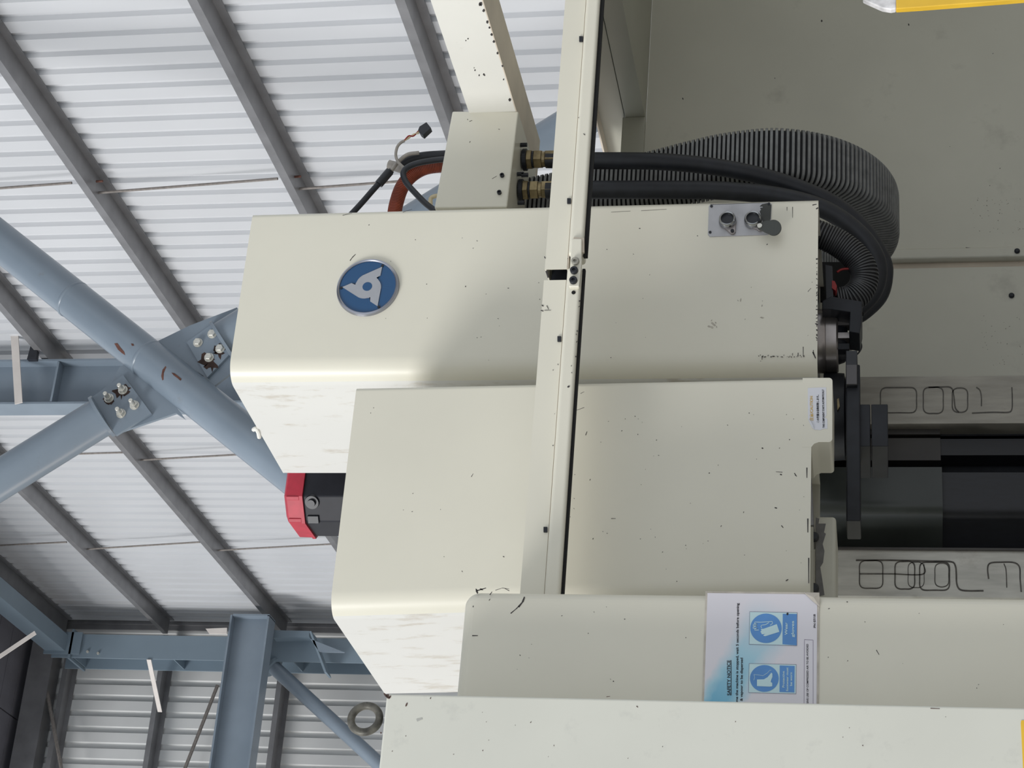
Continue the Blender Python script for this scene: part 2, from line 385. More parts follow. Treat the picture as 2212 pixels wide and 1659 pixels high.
# lower left pipe
q0, q1 = P(-300, 1222, Y=YT), P(220, 900, Y=YT)
bq = thing('brace_pipe', q1, 'blue-grey brace pipe stub with studs and nuts bolted to the crossing gusset', 'pipe')
MB().tube([q0, q1], .121, 32).build('pipe', m_blue, bq, smooth=True)
de = Vector(q1-q0).normalized()
MB().tube([Vector(q1)-de*.008, Vector(q1)+de*.012], .142, 32).build('end_flange', m_blue, bq, smooth=True)
fpz = MB().prism(pxpath([(198, 858), (266, 810), (327, 893), (250, 940)], YT-.022), (0, .02, 0)).build('fin_plate', m_blue, bq)
for x, y in ((236, 861), (266, 843), (291, 876), (262, 894)): bolt(bq, x, y, YT-.022, 0, .045)
def stain(parent, cx, cy, Yp, r, n=14, jag=.35, name='rust_stain', m=None):
    pts = [(cx+r*(1+random.uniform(-jag, jag))*math.cos(2*math.pi*k/n), cy+r*(1+random.uniform(-jag, jag))*math.sin(2*math.pi*k/n)) for k in range(n)]
    v = pxpath([(cx, cy)]+pts, Yp)
    return ob(name, v, [(0, i, i % n+1) for i in range(1, n+1)], m or m_rust, parent)
m_stain = mat('dark_rust_stain', (.045, .025, .02), .9, var=.5, scale=30)
stain(bq, 264, 843, YT-.0225, 16, m=m_stain, n=22, jag=.5); stain(bq, 236, 862, YT-.0227, 11, m=m_stain, n=22, jag=.5)
# upper right pipe
s0, s1 = P(482, 737, Y=YT), P(1330, 211, Y=YT)
bs = thing('brace_pipe', s0, 'blue-grey brace pipe hex-bolted to the gusset and vanishing behind the machine head', 'pipe')
MB().tube([s0, s1], .121, 32).build('pipe', m_blue, bs, smooth=True)
ds_ = Vector(s1-s0).normalized()
MB().tube([Vector(s0)-ds_*.012, Vector(s0)+ds_*.008], .145, 32).build('end_flange', m_blue, bs, smooth=True)
MB().prism(pxpath([(403, 739), (462, 697), (512, 748), (448, 815)], YT-.022), (0, .02, 0)).build('fin_plate', m_blue, bs)
for x, y in ((428, 741), (459, 722), (476, 754), (452, 773)): bolt(bs, x, y, YT-.022, 0)
stain(bs, 452, 782, YT-.0225, 18, m=m_stain, n=22, jag=.5); stain(bs, 474, 758, YT-.0227, 13, m=m_stain, n=22, jag=.5)

# ------------------------------------------------------------------ machine: plane depths
YD, YC, YBB, YA, YR = 4.133, 3.883, 3.533, 3.40, 3.70

def chips(parent, Yp, strokes, specks=(), n=0, area=None, m=None, name='paint_chips'):
    n = int(n*.6)
    """dark scratches (px polylines with a width) and random specks as thin raised flakes"""
    mb = MB()
    for pts, wd in strokes:
        for (a, b) in zip(pts, pts[1:]):
            dx, dy = b[0]-a[0], b[1]-a[1]; L = math.hypot(dx, dy) or 1; nx, ny = -dy/L*wd/2, dx/L*wd/2
            mb.prism(pxpath([(a[0]+nx, a[1]+ny), (a[0]-nx, a[1]-ny), (b[0]-nx*.6, b[1]-ny*.6), (b[0]+nx*.6, b[1]+ny*.6)], Yp-.0006), (0, .0005, 0))
    S = list(specks)
    for _ in range(n):
        S.append((random.uniform(area[0], area[2]), random.uniform(area[1], area[3]), random.choice((.6, .7, .8, 1, 1, 1.3))))
    for x, y, r in S:
        k = random.randint(4, 6); a0 = random.random()*6; e = random.uniform(.5, 1.8)
        ang = random.random()*3.1
        pts = []
        for i in range(k):
            t = a0+2*math.pi*i/k; ux, uy = r*e*math.cos(t), r/e*math.sin(t)
            pts.append((x+ux*math.cos(ang)-uy*math.sin(ang), y+ux*math.sin(ang)+uy*math.cos(ang)))
        mb.prism(pxpath(pts, Yp-.0006), (0, .0005, 0))
    o = mb.build(name, m or m_chip, parent); o['label'] = 'dark scratches and chips in the paint'; o['kind'] = 'stuff'
    return o

def cover_profile(XL, XR, Yf, Yb, rl, rr, n=14):
    pts = []
    for k in range(n+1):
        t = math.pi*1.5-math.pi/2*k/n if False else math.pi/2*k/n
        pts.append((XL+rl-rl*math.cos(t)*1.0, Yf+rl-rl*math.sin(t)))     # left face -> front face
    for k in range(n+1):
        t = math.pi/2*k/n
        pts.append((XR-rr+rr*math.sin(t), Yf+rr-rr*math.cos(t)))
    return [(XL, Yb)]+pts+[(XR, Yb)]
def shell(name, prof, z0, z1, m, parent, m2=None, side=None, thick=.004, top=True, shear=0.0, yref=0.0, xs=None):
    """sheet-metal cover: profile swept up, closed at the top and the back, open below"""
    n = len(prof); v = []; f = []
    def q(x, y, z, up):
        zz = z+(shear*(y-yref) if up else 0)
        xx = x+(xs(x, z) if xs else 0)
        return (xx, y, zz)
    cx = sum(p[0] for p in prof)/n; cy = sum(p[1] for p in prof)/n
    inn = [(x+(thick if x < cx else -thick)*(1 if abs(x-cx) > .01 else 0), y+(thick if y < cy else -thick)) for x, y in prof]
    v += [q(x, y, z0, 0) for x, y in prof]; v += [q(x, y, z1, 1) for x, y in prof]
    v += [q(x, y, z0, 0) for x, y in inn]; v += [q(x, y, z1-thick, 1) for x, y in inn]
    fm = []
    for i in range(n):
        j = (i+1) % n
        f.append((i, j, n+j, n+i)); fm.append(side(prof[i], prof[j]) if side else 0)
        f.append((2*n+i, 3*n+i, 3*n+j, 2*n+j)); fm.append(0)
        f.append((i, 2*n+i, 2*n+j, j)); fm.append(0)
    f.append(tuple(range(n, 2*n))); f.append(tuple(range(4*n-1, 3*n-1, -1))); fm += [0, 0]
    vs = [Vector(a) for a in v]; lo = Vector([min(a[i] for a in vs) for i in range(3)]); hi = Vector([max(a[i] for a in vs) for i in range(3)])
    org = (lo+hi)/2; org.z = lo.z
    me = bpy.data.meshes.new(name); me.from_pydata([tuple(a-org) for a in vs], [], f)
    me.materials.append(m)
    if m2: me.materials.append(m2)
    for p, k in zip(me.polygons, fm): p.material_index = k; p.use_smooth = True
    bm = bmesh.new(); bm.from_mesh(me); bmesh.ops.recalc_face_normals(bm, faces=bm.faces)
    bm.to_mesh(me); bm.free(); me.set_sharp_from_angle(angle=math.radians(30))
    o = bpy.data.objects.new(name, me); col.objects.link(o)
    if parent: o.parent = parent; o.location = org-worldloc(parent)
    else: o.location = org
    b = o.modifiers.new('bevel', 'BEVEL'); b.width = .006; b.segments = 3; b.limit_method = 'ANGLE'; b.angle_limit = math.radians(60)
    return o

# ---- spindle head cover
DX0, DX1, DZ0, DZ1, DYB = 2.038, 2.514, 1.743, 3.198, 4.738
head = thing('spindle_housing', ((DX0+DX1)/2, 4.45, DZ0), 'tall cream machine head with a round blue emblem and grey socket plate', 'machine head')
prof = cover_profile(DX0, DX1, YD, DYB, .056, .016)
shell('cover', prof, DZ0, DZ1, m_cream, head, m_dirty, lambda a, b: 1 if (a[0] < DX0+.004 and b[0] < DX0+.004) else 0, shear=.05, yref=YD)
MB().box(DX0+.03, DX1-.03, YD+.03, DYB-.03, DZ0+.012, DZ0+.3).build('head_casting', m_dark, head)
lug = MB().tube(spline([P(548, 928, X=DX0+.01), P(553, 926, X=DX0-.0), P(558, 934, X=DX0), P(560, 944, X=DX0+.004)], .004), .006, 8).build('lifting_lug', m_white, head, smooth=True)
chips(head, YD, [([(756, 563), (761, 556), (768, 549)], 1.6), ([(1700, 447), (1700, 455)], 1.2), ([(1712, 447), (1712, 470)], 1.3),
                 ([(1646, 769), (1646, 777)], 1.5), ([(1712, 763), (1712, 768)], 1.2), ([(1735, 749), (1735, 769)], 1.6), ([(1724, 762), (1724, 770)], 1.6), ([(1757, 756), (1757, 766)], 1.4),
                 
                 ([(1756, 760), (1762, 774)], 3), ([(1745, 630), (1752, 622)], .8), ([(1320, 458), (1362, 456)], .4), ([(1385, 455), (1440, 452)], .5), ([(740, 465), (760, 460)], .8), ([(870, 458), (890, 452)], .8),
                 ([(1755, 443), (1764, 441)], 2)],
      [(1640+i*4.2+random.uniform(-2, 2), 769+random.uniform(-2.5, 2), random.uniform(.6, 1.7)) for i in range(24)]+[(1764.5, 560+i*9+random.uniform(-4, 4), random.uniform(.8, 2.2)) for i in range(20)]+[(1765, 450, 2.2), (1764, 700, 2.5), (1764, 730, 2)], 60, (760, 480, 1760, 790))
m_blot = mat('brown_paint_blemish', (.43, .40, .34), .6, var=.2, scale=60)
chips(head, YD, [], [(1532, 705, 3), (1541, 700, 4.5), (1548, 706, 2), (1537, 692, 1.5), (1538, 707, 3), (1546, 697, 2), (1646, 660, 2), (1646, 686, 3), (1647, 650, 1), (1600, 648, 2.5), (1594, 649, 1.5)], m=m_blot, name='paint_blemish')
# emblem
ec = P(795, 622, Y=YD); ER = .0805
em = thing('maker_emblem', (ec[0], YD, ec[2]-ER), 'round blue emblem with a silver three-bladed mark and chrome rim', 'emblem')
m_ray = bpy.data.materials.new('sunburst_blue_enamel'); m_ray.use_nodes = True
nt = m_ray.node_tree; b = nt.nodes['Principled BSDF']; b.inputs['Roughness'].default_value = .3
tc = nt.nodes.new('ShaderNodeTexCoord'); sx = nt.nodes.new('ShaderNodeSeparateXYZ'); nt.links.new(tc.outputs['Object'], sx.inputs[0])
at = nt.nodes.new('ShaderNodeMath'); at.operation = 'ARCTAN2'
su = nt.nodes.new('ShaderNodeMath'); su.operation = 'SUBTRACT'; su.inputs[1].default_value = ER-.006
nt.links.new(sx.outputs[2], su.inputs[0]); nt.links.new(su.outputs[0], at.inputs[0]); nt.links.new(sx.outputs[0], at.inputs[1])
mu = nt.nodes.new('ShaderNodeMath'); mu.operation = 'MULTIPLY'; mu.inputs[1].default_value = 110; nt.links.new(at.outputs[0], mu.inputs[0])
sn = nt.nodes.new('ShaderNodeMath'); sn.operation = 'SINE'; nt.links.new(mu.outputs[0], sn.inputs[0])
mr = nt.nodes.new('ShaderNodeMapRange'); mr.inputs[1].default_value = -1; nt.links.new(sn.outputs[0], mr.inputs[0])
mx = nt.nodes.new('ShaderNodeMix'); mx.data_type = 'RGBA'; mx.inputs[6].default_value = (.004, .045, .135, 1); mx.inputs[7].default_value = (.014, .085, .21, 1)
nt.links.new(mr.outputs[0], mx.inputs[0]); nt.links.new(mx.outputs[2], b.inputs['Base Color'])
MB().lathe((ec[0], YD-.001, ec[2]), (0, -1, 0), [(0, ER-.006), (.004, ER-.006)], 64).build('enamel_disc', m_ray, em)
ring = MB(); n = 72; pr = [(ER-.008, .003), (ER-.0075, .0075), (ER-.005, .0095), (ER-.001, .0075), (ER+.001, .0)]
vv = [(ec[0]+r*math.cos(2*math.pi*k/n), YD-h, ec[2]+r*math.sin(2*math.pi*k/n)) for r, h in pr for k in range(n)]
ring.add(vv, [(i*n+k, i*n+(k+1) % n, (i+1)*n+(k+1) % n, (i+1)*n+k) for i in range(len(pr)-1) for k in range(n)])
MB().lathe((ec[0], YD-.005, ec[2]), (0, -1, 0), [(0, .0124), (.0030, .0124)], 40).build('hub_disc', m_ray, em)
ring.build('chrome_rim', mat('grey_chrome_rim', (.36, .37, .42), .28, metal=.9, var=.03), em, smooth=True)
def pol(r, a): return (r*math.cos(math.radians(a)), r*math.sin(math.radians(a)))
out = []
for s in range(3):
    o_ = 120*s
    def rt(x, z, a=o_): return (x*math.cos(math.radians(a))-z*math.sin(math.radians(a)), x*math.sin(math.radians(a))+z*math.cos(math.radians(a)))
    out += [rt(.0055, .0315), rt(.0108, .0425), rt(0, .0650), rt(*pol(.036, 145))]
    out += [rt(*pol(.036-.0045*k/6, 145+50*k/6)) for k in range(1, 6)]
hole = [pol(.0118, 360*k/len(out)) for k in range(len(out))]
# fan between outline and hole, matched by angle
oa = sorted(range(len(out)), key=lambda i: math.atan2(out[i][1], out[i][0]))
mk = MB(); N = len(out)
front = [(ec[0]+x, YD-.0075, ec[2]+z) for x, z in out]; back = [(ec[0]+x, YD-.004, ec[2]+z) for x, z in out]
hz = [(.0118*math.cos(math.atan2(z, x)), .0118*math.sin(math.atan2(z, x))) for x, z in out]
hf = [(ec[0]+x, YD-.0075, ec[2]+z) for x, z in hz]; hb_ = [(ec[0]+x, YD-.004, ec[2]+z) for x, z in hz]
mk.add(front+back+hf+hb_, [(i, (i+1) % N, 2*N+(i+1) % N, 2*N+i) for i in range(N)]+[(i, N+i, N+(i+1) % N, (i+1) % N) for i in range(N)]+[(2*N+i, 2*N+(i+1) % N, 3*N+(i+1) % N, 3*N+i) for i in range(N)])
mk2 = MB(); nn = 48
hubv = [(ec[0]+r*math.cos(2*math.pi*k/nn), YD-h, ec[2]+r*math.sin(2*math.pi*k/nn)) for r, h in ((.0325, .004), (.0325, .0076), (.0118, .0076), (.0118, .004)) for k in range(nn)]
mk.add(hubv, [(i*nn+k, i*nn+(k+1) % nn, (i+1)*nn+(k+1) % nn, (i+1)*nn+k) for i in range(3) for k in range(nn)])
mk.build('blade_mark', mat('satin_silver', (.36, .37, .40), .35, metal=.3, var=.04, scale=30), em)
for a in (90, 210, 330):
    x, z = pol(.0682, a+1.5); MB().lathe((ec[0]+x, YD-.004, ec[2]+z), (0, -1, 0), [(0, .0035), (.003, .0035), (.003, .0015)], 12).build('screw', m_dark, em)
# socket plate
m_sock = mat('dull_chrome_socket', (.40, .41, .42), .22, metal=1.0, var=.03)
sp = thing('socket_plate', P(1600, 508, Y=YD), 'grey plate with two round chrome sockets near the bottom corner of the machine head', 'socket plate')
MB().prism(pxpath([(1531, 446), (1534, 442), (1662, 437), (1667, 441), (1664, 503), (1658, 507), (1533, 511), (1529, 506)], YD-.003), (0, .003, 0)).build('plate', m_alu, sp)
chips(sp, YD-.003, [([(1534, 441.5), (1664, 437)], .8), ([(1666, 441), (1664, 480)], .8)], [], m=mat('flaked_dark_primer', (.055, .058, .055), .7, var=.1), name='worn_edge')
MB().prism(pxpath([(1641, 446), (1646, 441), (1656, 439), (1662, 438.5), (1665.5, 443), (1664.5, 470), (1662, 481), (1656, 489), (1648, 480), (1645, 470), (1641, 456), (1644, 453), (1642, 449), (1648, 448), (1647, 446)], YD-.0036), (0, .0005, 0)).build('flaked_patch', bpy.data.materials['flaked_dark_primer'], sp)
for (x, y), (tx, ty) in (((1571, 472), (1582, 499)), ((1626, 471), (1641, 492))):
    fl = pxpath([(x-17, y+10), (x-10, y+17)]+[(tx+7*math.cos(a), ty+6*math.sin(a)) for a in (2.6, 2.0, 1.57, 1.0, .3, -.3)]+[(x+19, y+3), (x+14, y-12), (x-2, y-17), (x-17, y-6)], YD-.009)
    fb = MB().prism(fl, (0, .006, 0)).build('socket_flange', m_steel, sp, bevel=.001, seg=2)
    MB().lathe((P(tx, ty, Y=YD-.009)), (0, -1, 0), [(0, .0045), (.003, .0045)], 12).build('screw', m_dark, fb)
    R_ = .0215
    rg = MB(); n = 40; cc = P(x, y, Y=YD-.019); pr = [(R_+.0005, -.012), (R_-.001, .0), (R_-.003, .003), (R_-.0055, .002), (R_-.007, -.008)]
    rg.add([(cc[0]+r*math.cos(2*math.pi*k/n), cc[1]-h, cc[2]+r*math.sin(2*math.pi*k/n)) for r, h in pr for k in range(n)], [(i*n+k, i*n+(k+1) % n, (i+1)*n+(k+1) % n, (i+1)*n+k) for i in range(len(pr)-1) for k in range(n)])
    so = rg.build('socket', m_sock, sp, smooth=True)
    MB().lathe((cc[0], cc[1]+.01, cc[2]), (0, -1, 0), [(0, R_-.0065), (.004, R_-.0065)], 32).build('socket_insert', m_black, so)
fl = [(1640+5*math.cos(a), 487+5*math.sin(a)) for a in (2.2, 3.1, 4.0)]+[(1655, 476)]+[(1671+17*math.cos(a), 491+17*math.sin(a)) for a in np.linspace(-2.0, 2.2, 20)]+[(1650, 500)]
ca = MB().prism(pxpath(fl, YD-.034), (0, .005, 0)).build('dust_cap', mat('dark_grey_cap', (.05, .055, .052), .5, var=.1), sp, bevel=.0015, seg=2)
MB().lathe(P(1641, 488, Y=YD-.034), (0, -1, 0), [(0, .006), (.003, .006)], 16).build('pivot_screw', m_zinc, ca)
MB().lathe(P(1641, 488, Y=YD-.003), (0, -1, 0), [(0, .004), (.031, .004)], 10).build('pivot_post', m_dark, ca)
for x, y in ((1537, 446), (1534, 502), (1661, 441)): MB().lathe(P(x, y, Y=YD-.003), (0, -1, 0), [(0, .0035), (.002, .0035)], 12).build('screw', m_dark, sp)

# ---- front cover
CX0, CX1, CZ0, CZ1, CYB = 1.338, 1.886, 1.746, 2.786, 4.487
fc = thing('front_cover', (1.6, 4.1, CZ0), 'wide cream machine cover carrying the small caution sticker, beside the emblem-bearing head', 'machine cover')
prof = cover_profile(CX0, CX1, YC, CYB, .05, .012)
shell('cover', prof, CZ0, CZ1, m_cream, fc, m_dirty, lambda a, b: 1 if (a[0] < CX0+.003 and b[0] < CX0+.003) else 0, shear=.03, yref=YC,
      xs=lambda x, z: (CZ1-z)*(.0135 if x > 1.6 else .045))
lz = P(1798, 900, Y=YC)[2]; lx0 = P(1780, 955, Y=YC)[0]; lyb = P(1780, 1022, X=lx0)[1]
rl_, x1_ = .012, 1.8985
lp = [(lx0-.012, CZ0+.02), (lx0-.012, CZ0), (lx0-.004, CZ0-.006), (lx0, CZ0-.016)]+[(lx0+.008-.008*math.cos(t), lz+.008-.008*math.sin(t)) for t in np.linspace(0, 1.57, 6)]+[(x1_-.008+.008*math.sin(t), lz+.008-.008*math.cos(t)) for t in np.linspace(0, 1.57, 6)]+[(x1_, CZ0+.02)]
MB().prism([(x, YC-.0004, z) for x, z in lp], (0, lyb-YC, 0)).build('corner_lug', m_cream, fc, smooth=True, sharp=40)
chips(fc, YC, [([(1716, 1022), (1721, 1029)], 2), ([(1743, 1010), (1743, 1032)], 2.5), ([(1265, 940), (1268, 932)], 1.5), ([(1018, 1030), (1022, 1023)], 1), ([(1320, 1120), (1330, 1120)], 1),
               ([(1745, 1120), (1745, 1150)], 3), ([(1747, 1205), (1747, 1260)], 2.5), ([(1690, 1020), (1676, 1019)], 1), ([(1688, 1135), (1692, 1140)], 2)],
      [(1687, 1025, 2), (1676, 1097, 2), (1700, 1253, 2), (1647, 968, 2)], 80, (1260, 880, 1740, 1260))
chips(fc, YC, [], [], 16, (800, 880, 1110, 1240))
# lower guard
YG = 4.05
lg = MB().box(P(1760, 1300, Y=YG)[0]-.1, P(1780, 1115, Y=YG)[0], YG, YG+.2, P(1806, 1150, Y=YG)[2], CZ0-.004).build('chip_guard', m_inner, None, bevel=.008)
tagobj(lg, 'small cream chip guard with grey grease smear under the front cover', 'guard')
sm = MB().prism(pxpath([(1762, 1118), (1770, 1120), (1768, 1131), (1784, 1131), (1780, 1150), (1784, 1153), (1777, 1175), (1781, 1190), (1778, 1215), (1772, 1225), (1776, 1250), (1781, 1285), (1762, 1290)], YG-.001), (0, .0008, 0)).build('grease_smear', m_smear, lg)
MB().prism(pxpath([(1746, 1138), (1757, 1138), (1757, 1290), (1746, 1290)], YG-.03), (0, .028, 0)).build('hinge_strip', m_inner, lg)
for y in (1161, 1272):
    MB().lathe(P(1758, y, Y=YG-.012), (0, -1, 0), [(0, .0115), (.006, .0115), (.012, .008)], 20).build('bolt', m_black, lg, smooth=True)
tagobj(MB().prism(pxpath([(1746, 1000), (1750, 1000), (1757, 1134), (1740, 1134)], YC+.16), (0, .15, 0)).build('mounting_plate', m_alu), 'thin grey plate under the front cover beside the chip guard', 'plate')

# ---- caution sticker
def fit_text(body, parent, m, a, b, yp, h_px, name='lettering', bold=.00018):
    """text on a plane Y=yp starting at pixel a, ending at pixel b (baseline), with pixel cap height h_px"""
    cu = bpy.data.curves.new(name, 'FONT'); cu.body = body; cu.size = .01; cu.extrude = .0001; cu.offset = bold
    cu.materials.append(m)
    tmp = bpy.data.objects.new('tmp', cu); col.objects.link(tmp); bpy.context.view_layer.update()
    me = bpy.data.meshes.new_from_object(tmp.evaluated_get(bpy.context.evaluated_depsgraph_get()))
    bpy.data.objects.remove(tmp); bpy.data.curves.remove(cu)
    o = bpy.data.objects.new(name, me); col.objects.link(o)
    A, B = P(*a, Y=yp), P(*b, Y=yp)
    H = P(a[0]-h_px, a[1], Y=yp)[2]-A[2]
    bb = [v.co for v in me.vertices]; x0 = min(c.x for c in bb); x1 = max(c.x for c in bb)
    sxx = (B[0]-A[0])/max(1e-6, x1-x0); szz = H/(.01*.72)
    o.rotation_euler = (math.pi/2, -math.atan2(B[2]-A[2], B[0]-A[0]), 0); o.scale = (sxx, szz, 1)
    loc = Vector((A[0]-x0*sxx, yp, A[2]))
    if parent: o.parent = parent; o.location = loc-worldloc(parent)
    else: o.location = loc
    return o
st = thing('caution_sticker', P(1786, 884, Y=YC), 'small white caution sticker with Japanese text, peeling at one corner', 'sticker')
MB().prism(pxpath([(1745, 838), (1784.5, 836.5), (1785.5, 897), (1782, 901), (1787, 905), (1787.5, 926), (1778, 926), (1773, 929), (1759, 928), (1754, 924), (1749, 914), (1745.5, 905)], YC-.0012), (0, .001, 0)).build('paper', m_stk, st)
cp = pxpath([(1745.5, 905), (1749, 914), (1754, 924), (1759, 928)], YC-.0015); cq = pxpath([(1751, 909), (1757, 921)], YC-.006)
ob('peeling_corner', list(cp)+list(cq), [(0, 1, 4), (1, 5, 4), (1, 2, 5), (2, 3, 5)], m_stk, st)
fit_text('注意/CAUTION', st, m_orangeink, (1756.3, 909), (1755.5, 855.5), YC-.0018, 6.2)
fit_text('この装置は自動起動します。', st, m_ink, (1769, 912.5), (1768.5, 853), YC-.0018, 4.2)
fit_text('THIS COMPONENT STARTS AUTOMATICALLY', st, m_ink, (1781.3, 924), (1779.6, 841), YC-.0018, 4.2)

# ---- side panel with the safety notice
BX1, BZ1 = 1.2685, 2.408
bpn = thing('guard_panel', (1.05, YBB+.2, 0), 'cream rounded-top panel carrying the safety notice', 'machine panel')
pts = []
R1 = .03
zt, xl, xr_ = BZ1, .82, BX1
v = []
crn = [(xr_, 0), (xr_, zt-R1)]+[(xr_-R1+R1*math.cos(t), zt-R1+R1*math.sin(t)) for t in np.linspace(0, math.pi/2, 8)][1:]+[(xl, zt), (xl, 0)]
me_o = MB().prism([(x, YBB, z) for x, z in crn], (0, .15, 0)).build('panel', m_cream, bpn, bevel=.022, seg=6)
m_pin = m_dirty
chips(bpn, YBB, [([(1103, 1325), (1115, 1315), (1122, 1308)], 2), ([(1120, 1311), (1129, 1300), (1133, 1289)], 4), ([(1058, 1285), (1063, 1278)], 2), ([(1100, 1276), (1090, 1271)], 1.5), ([(1020, 1373), (1032, 1373)], 2),
                ([(1893, 1404), (1899, 1414)], 1.5), ([(1070, 1275), (1085, 1270), (1100, 1272)], 1), ([(1030, 1276), (1050, 1270)], 2.5)],
      [(1030, 1277, 4), (1040, 1273, 3), (1022, 1310, 1.5), (1830, 1300, 1.5)], 40, (1050, 1290, 2200, 1490))
# notice
YN = YBB-.0018
sn_ = thing('safety_notice', P(1770, 1400, Y=YBB), 'laminated safety notice with two blue pictograms taped on the cream panel', 'notice')
nb = P(1524, 1277, Y=YN); nb2 = P(1770, 1281, Y=YN); NX1, NZ1, NZ0 = nb[0], nb[2], nb2[2]; NX0 = NX1-.315
MB().box(NX0, NX1, YN, YN+.0015, NZ0, NZ1).build('laminate', m_lam, sn_)
m_paper = bpy.data.materials.new('printed_sky_paper'); m_paper.use_nodes = True
nt = m_paper.node_tree; b = nt.nodes['Principled BSDF']; b.inputs['Roughness'].default_value = .28
g = nt.nodes.new('ShaderNodeNewGeometry'); sx = nt.nodes.new('ShaderNodeSeparateXYZ'); nt.links.new(g.outputs['Position'], sx.inputs[0])
# printed blue streak: a diagonal band rising from the lower right to the upper left of the sheet
c0 = P(1560, 1490, Y=YN); c1 = P(1650, 1345, Y=YN)
dx, dz = c1[0]-c0[0], c1[2]-c0[2]; L = math.hypot(dx, dz)
def mth(op, a, b_=None, c=None):
    n_ = nt.nodes.new('ShaderNodeMath'); n_.operation = op
    for i, q in enumerate((a, b_, c)):
        if q is None: continue
        if isinstance(q, (int, float)): n_.inputs[i].default_value = q
        else: nt.links.new(q, n_.inputs[i])
    return n_.outputs[0]
ux = mth('SUBTRACT', sx.outputs[0], float(c0[0])); uz = mth('SUBTRACT', sx.outputs[2], float(c0[2]))
dist = mth('ADD', mth('MULTIPLY', ux, -dz/L), mth('MULTIPLY', uz, dx/L))
al = mth('ADD', mth('MULTIPLY', ux, dx/L), mth('MULTIPLY', uz, dz/L))
nz = nt.nodes.new('ShaderNodeTexNoise'); nz.inputs['Scale'].default_value = 14; nz.inputs['Detail'].default_value = 6
nt.links.new(g.outputs['Position'], nz.inputs['Vector'])
dn = mth('ADD', mth('ABSOLUTE', mth('SUBTRACT', dist, -.006)), mth('MULTIPLY', mth('SUBTRACT', nz.outputs['Fac'], .5), .05))
wdt = mth('ADD', mth('MULTIPLY', al, .10), .040)
fac = mth('SUBTRACT', 1.0, mth('DIVIDE', dn, wdt)); fac2 = nt.nodes.new('ShaderNodeClamp'); nt.links.new(mth('MULTIPLY', fac, 1.6), fac2.inputs[0])
fade = nt.nodes.new('ShaderNodeMapRange'); fade.inputs[1].default_value = -.06; fade.inputs[2].default_value = .20; fade.inputs[3].default_value = 1.0; fade.inputs[4].default_value = .0; nt.links.new(al, fade.inputs[0])
rmp = nt.nodes.new('ShaderNodeValToRGB'); e = rmp.color_ramp.elements; e[0].color = (.72, .70, .75, 1); e[0].position = 0; e[1].color = (.10, .42, .64, 1); e[1].position = 1
e2 = e.new(.45); e2.color = (.38, .62, .74, 1)
nt.links.new(mth('MULTIPLY', fac2.outputs[0], fade.outputs[0]), rmp.inputs[0]); nt.links.new(rmp.outputs[0], b.inputs['Base Color'])
MB().box(NX0+.006, NX1-.004, YN-.0006, YN, NZ0+.004, NZ1-.004).build('printed_sheet', m_paper, sn_)
YP = YN-.0012
ob('creased_corner', pxpath([(1735, 1279), (1770, 1281), (1771, 1311), (1757, 1300)], YN-.002)+[tuple(P(1758, 1291, Y=YN-.006))], [(0, 1, 4), (1, 2, 4), (2, 3, 4), (3, 0, 4)], m_lam, sn_)
fit_text('SAFETY NOTICE', sn_, m_ink, (1578, 1502), (1577.5, 1426), YP, 7.3)
MB().prism(pxpath([(1578.8, 1502), (1580.2, 1502), (1580, 1426), (1578.6, 1426)], YP), (0, .0002, 0)).build('underline', m_ink, sn_)
fit_text('me the machine is stopped, wait 5 seconds before opening', sn_, m_ink, (1594, 1516), (1596, 1303), YP, 5.6)
fit_text('& vapour to be dispersed', sn_, m_ink, (1604, 1514), (1604.5, 1421), YP, 5.6)
fit_text('PN 07/18', sn_, m_ink, (1762, 1356), (1761.5, 1327), YP, 4.6)
fit_text('SSIVE USE OF COMPRESSED AIR TO BE AVOIDED', sn_, m_ink, (1746.5, 1522), (1746, 1391), YP, 4.2, bold=.00008)
def pframe(parent, pts, wd, Yp, m, name='frame_line', closed=True):
    mb = MB(); q = pts+[pts[0]] if closed else pts
    for a, b_ in zip(q, q[1:]):
        dx, dy = b_[0]-a[0], b_[1]-a[1]; L = math.hypot(dx, dy); nx, ny = -dy/L*wd/2, dx/L*wd/2
        mb.prism(pxpath([(a[0]+nx, a[1]+ny), (a[0]-nx, a[1]-ny), (b_[0]-nx, b_[1]-ny), (b_[0]+nx, b_[1]+ny)], Yp), (0, .0002, 0))
    return mb.build(name, m, parent)
def C3(x, y): return (1480+x/5.53, 1240+y/5.53)
pframe(sn_, [C3(1425, 782), C3(1528, 788), C3(1528, 1620), C3(1420, 1620)], .6, YP, m_inkb)
def circ(x, y, rx, ry, n=40): return [C3(x+rx*math.cos(2*math.pi*k/n), y+ry*math.sin(2*math.pi*k/n)) for k in range(n)]
YQ, YS = YP-.0004, YP-.0008
pg = thing('glove_pictogram', (0, 0, 0), None, None) if False else None
# wear gloves
MB().prism(pxpath([C3(772, 452), C3(1335, 462), C3(1332, 855), C3(766, 838)], YP), (0, .0002, 0)).build('pictogram_field', m_pale, sn_)
pframe(sn_, [C3(770, 450), C3(1337, 460), C3(1334, 856), C3(764, 838)], .5, YQ, m_inkb)
MB().prism(pxpath(circ(966, 648, 188, 176), YQ), (0, .0002, 0)).build('pictogram_disc', m_picto, sn_)
MB().prism(pxpath([C3(1166, 475), C3(1335, 478), C3(1332, 852), C3(1163, 838)], YQ), (0, .0002, 0)).build('pictogram_band', m_picto, sn_)
gl = [(1095, 598), (1125, 690), (960, 742), (940, 740), (935, 728), (958, 715), (918, 720), (908, 706), (912, 700), (900, 695), (902, 682), (915, 678), (905, 665), (910, 655), (935, 655)]
MB().prism(pxpath([C3(*q) for q in gl], YS), (0, .0002, 0)).build('glove_mark', m_pale, sn_)
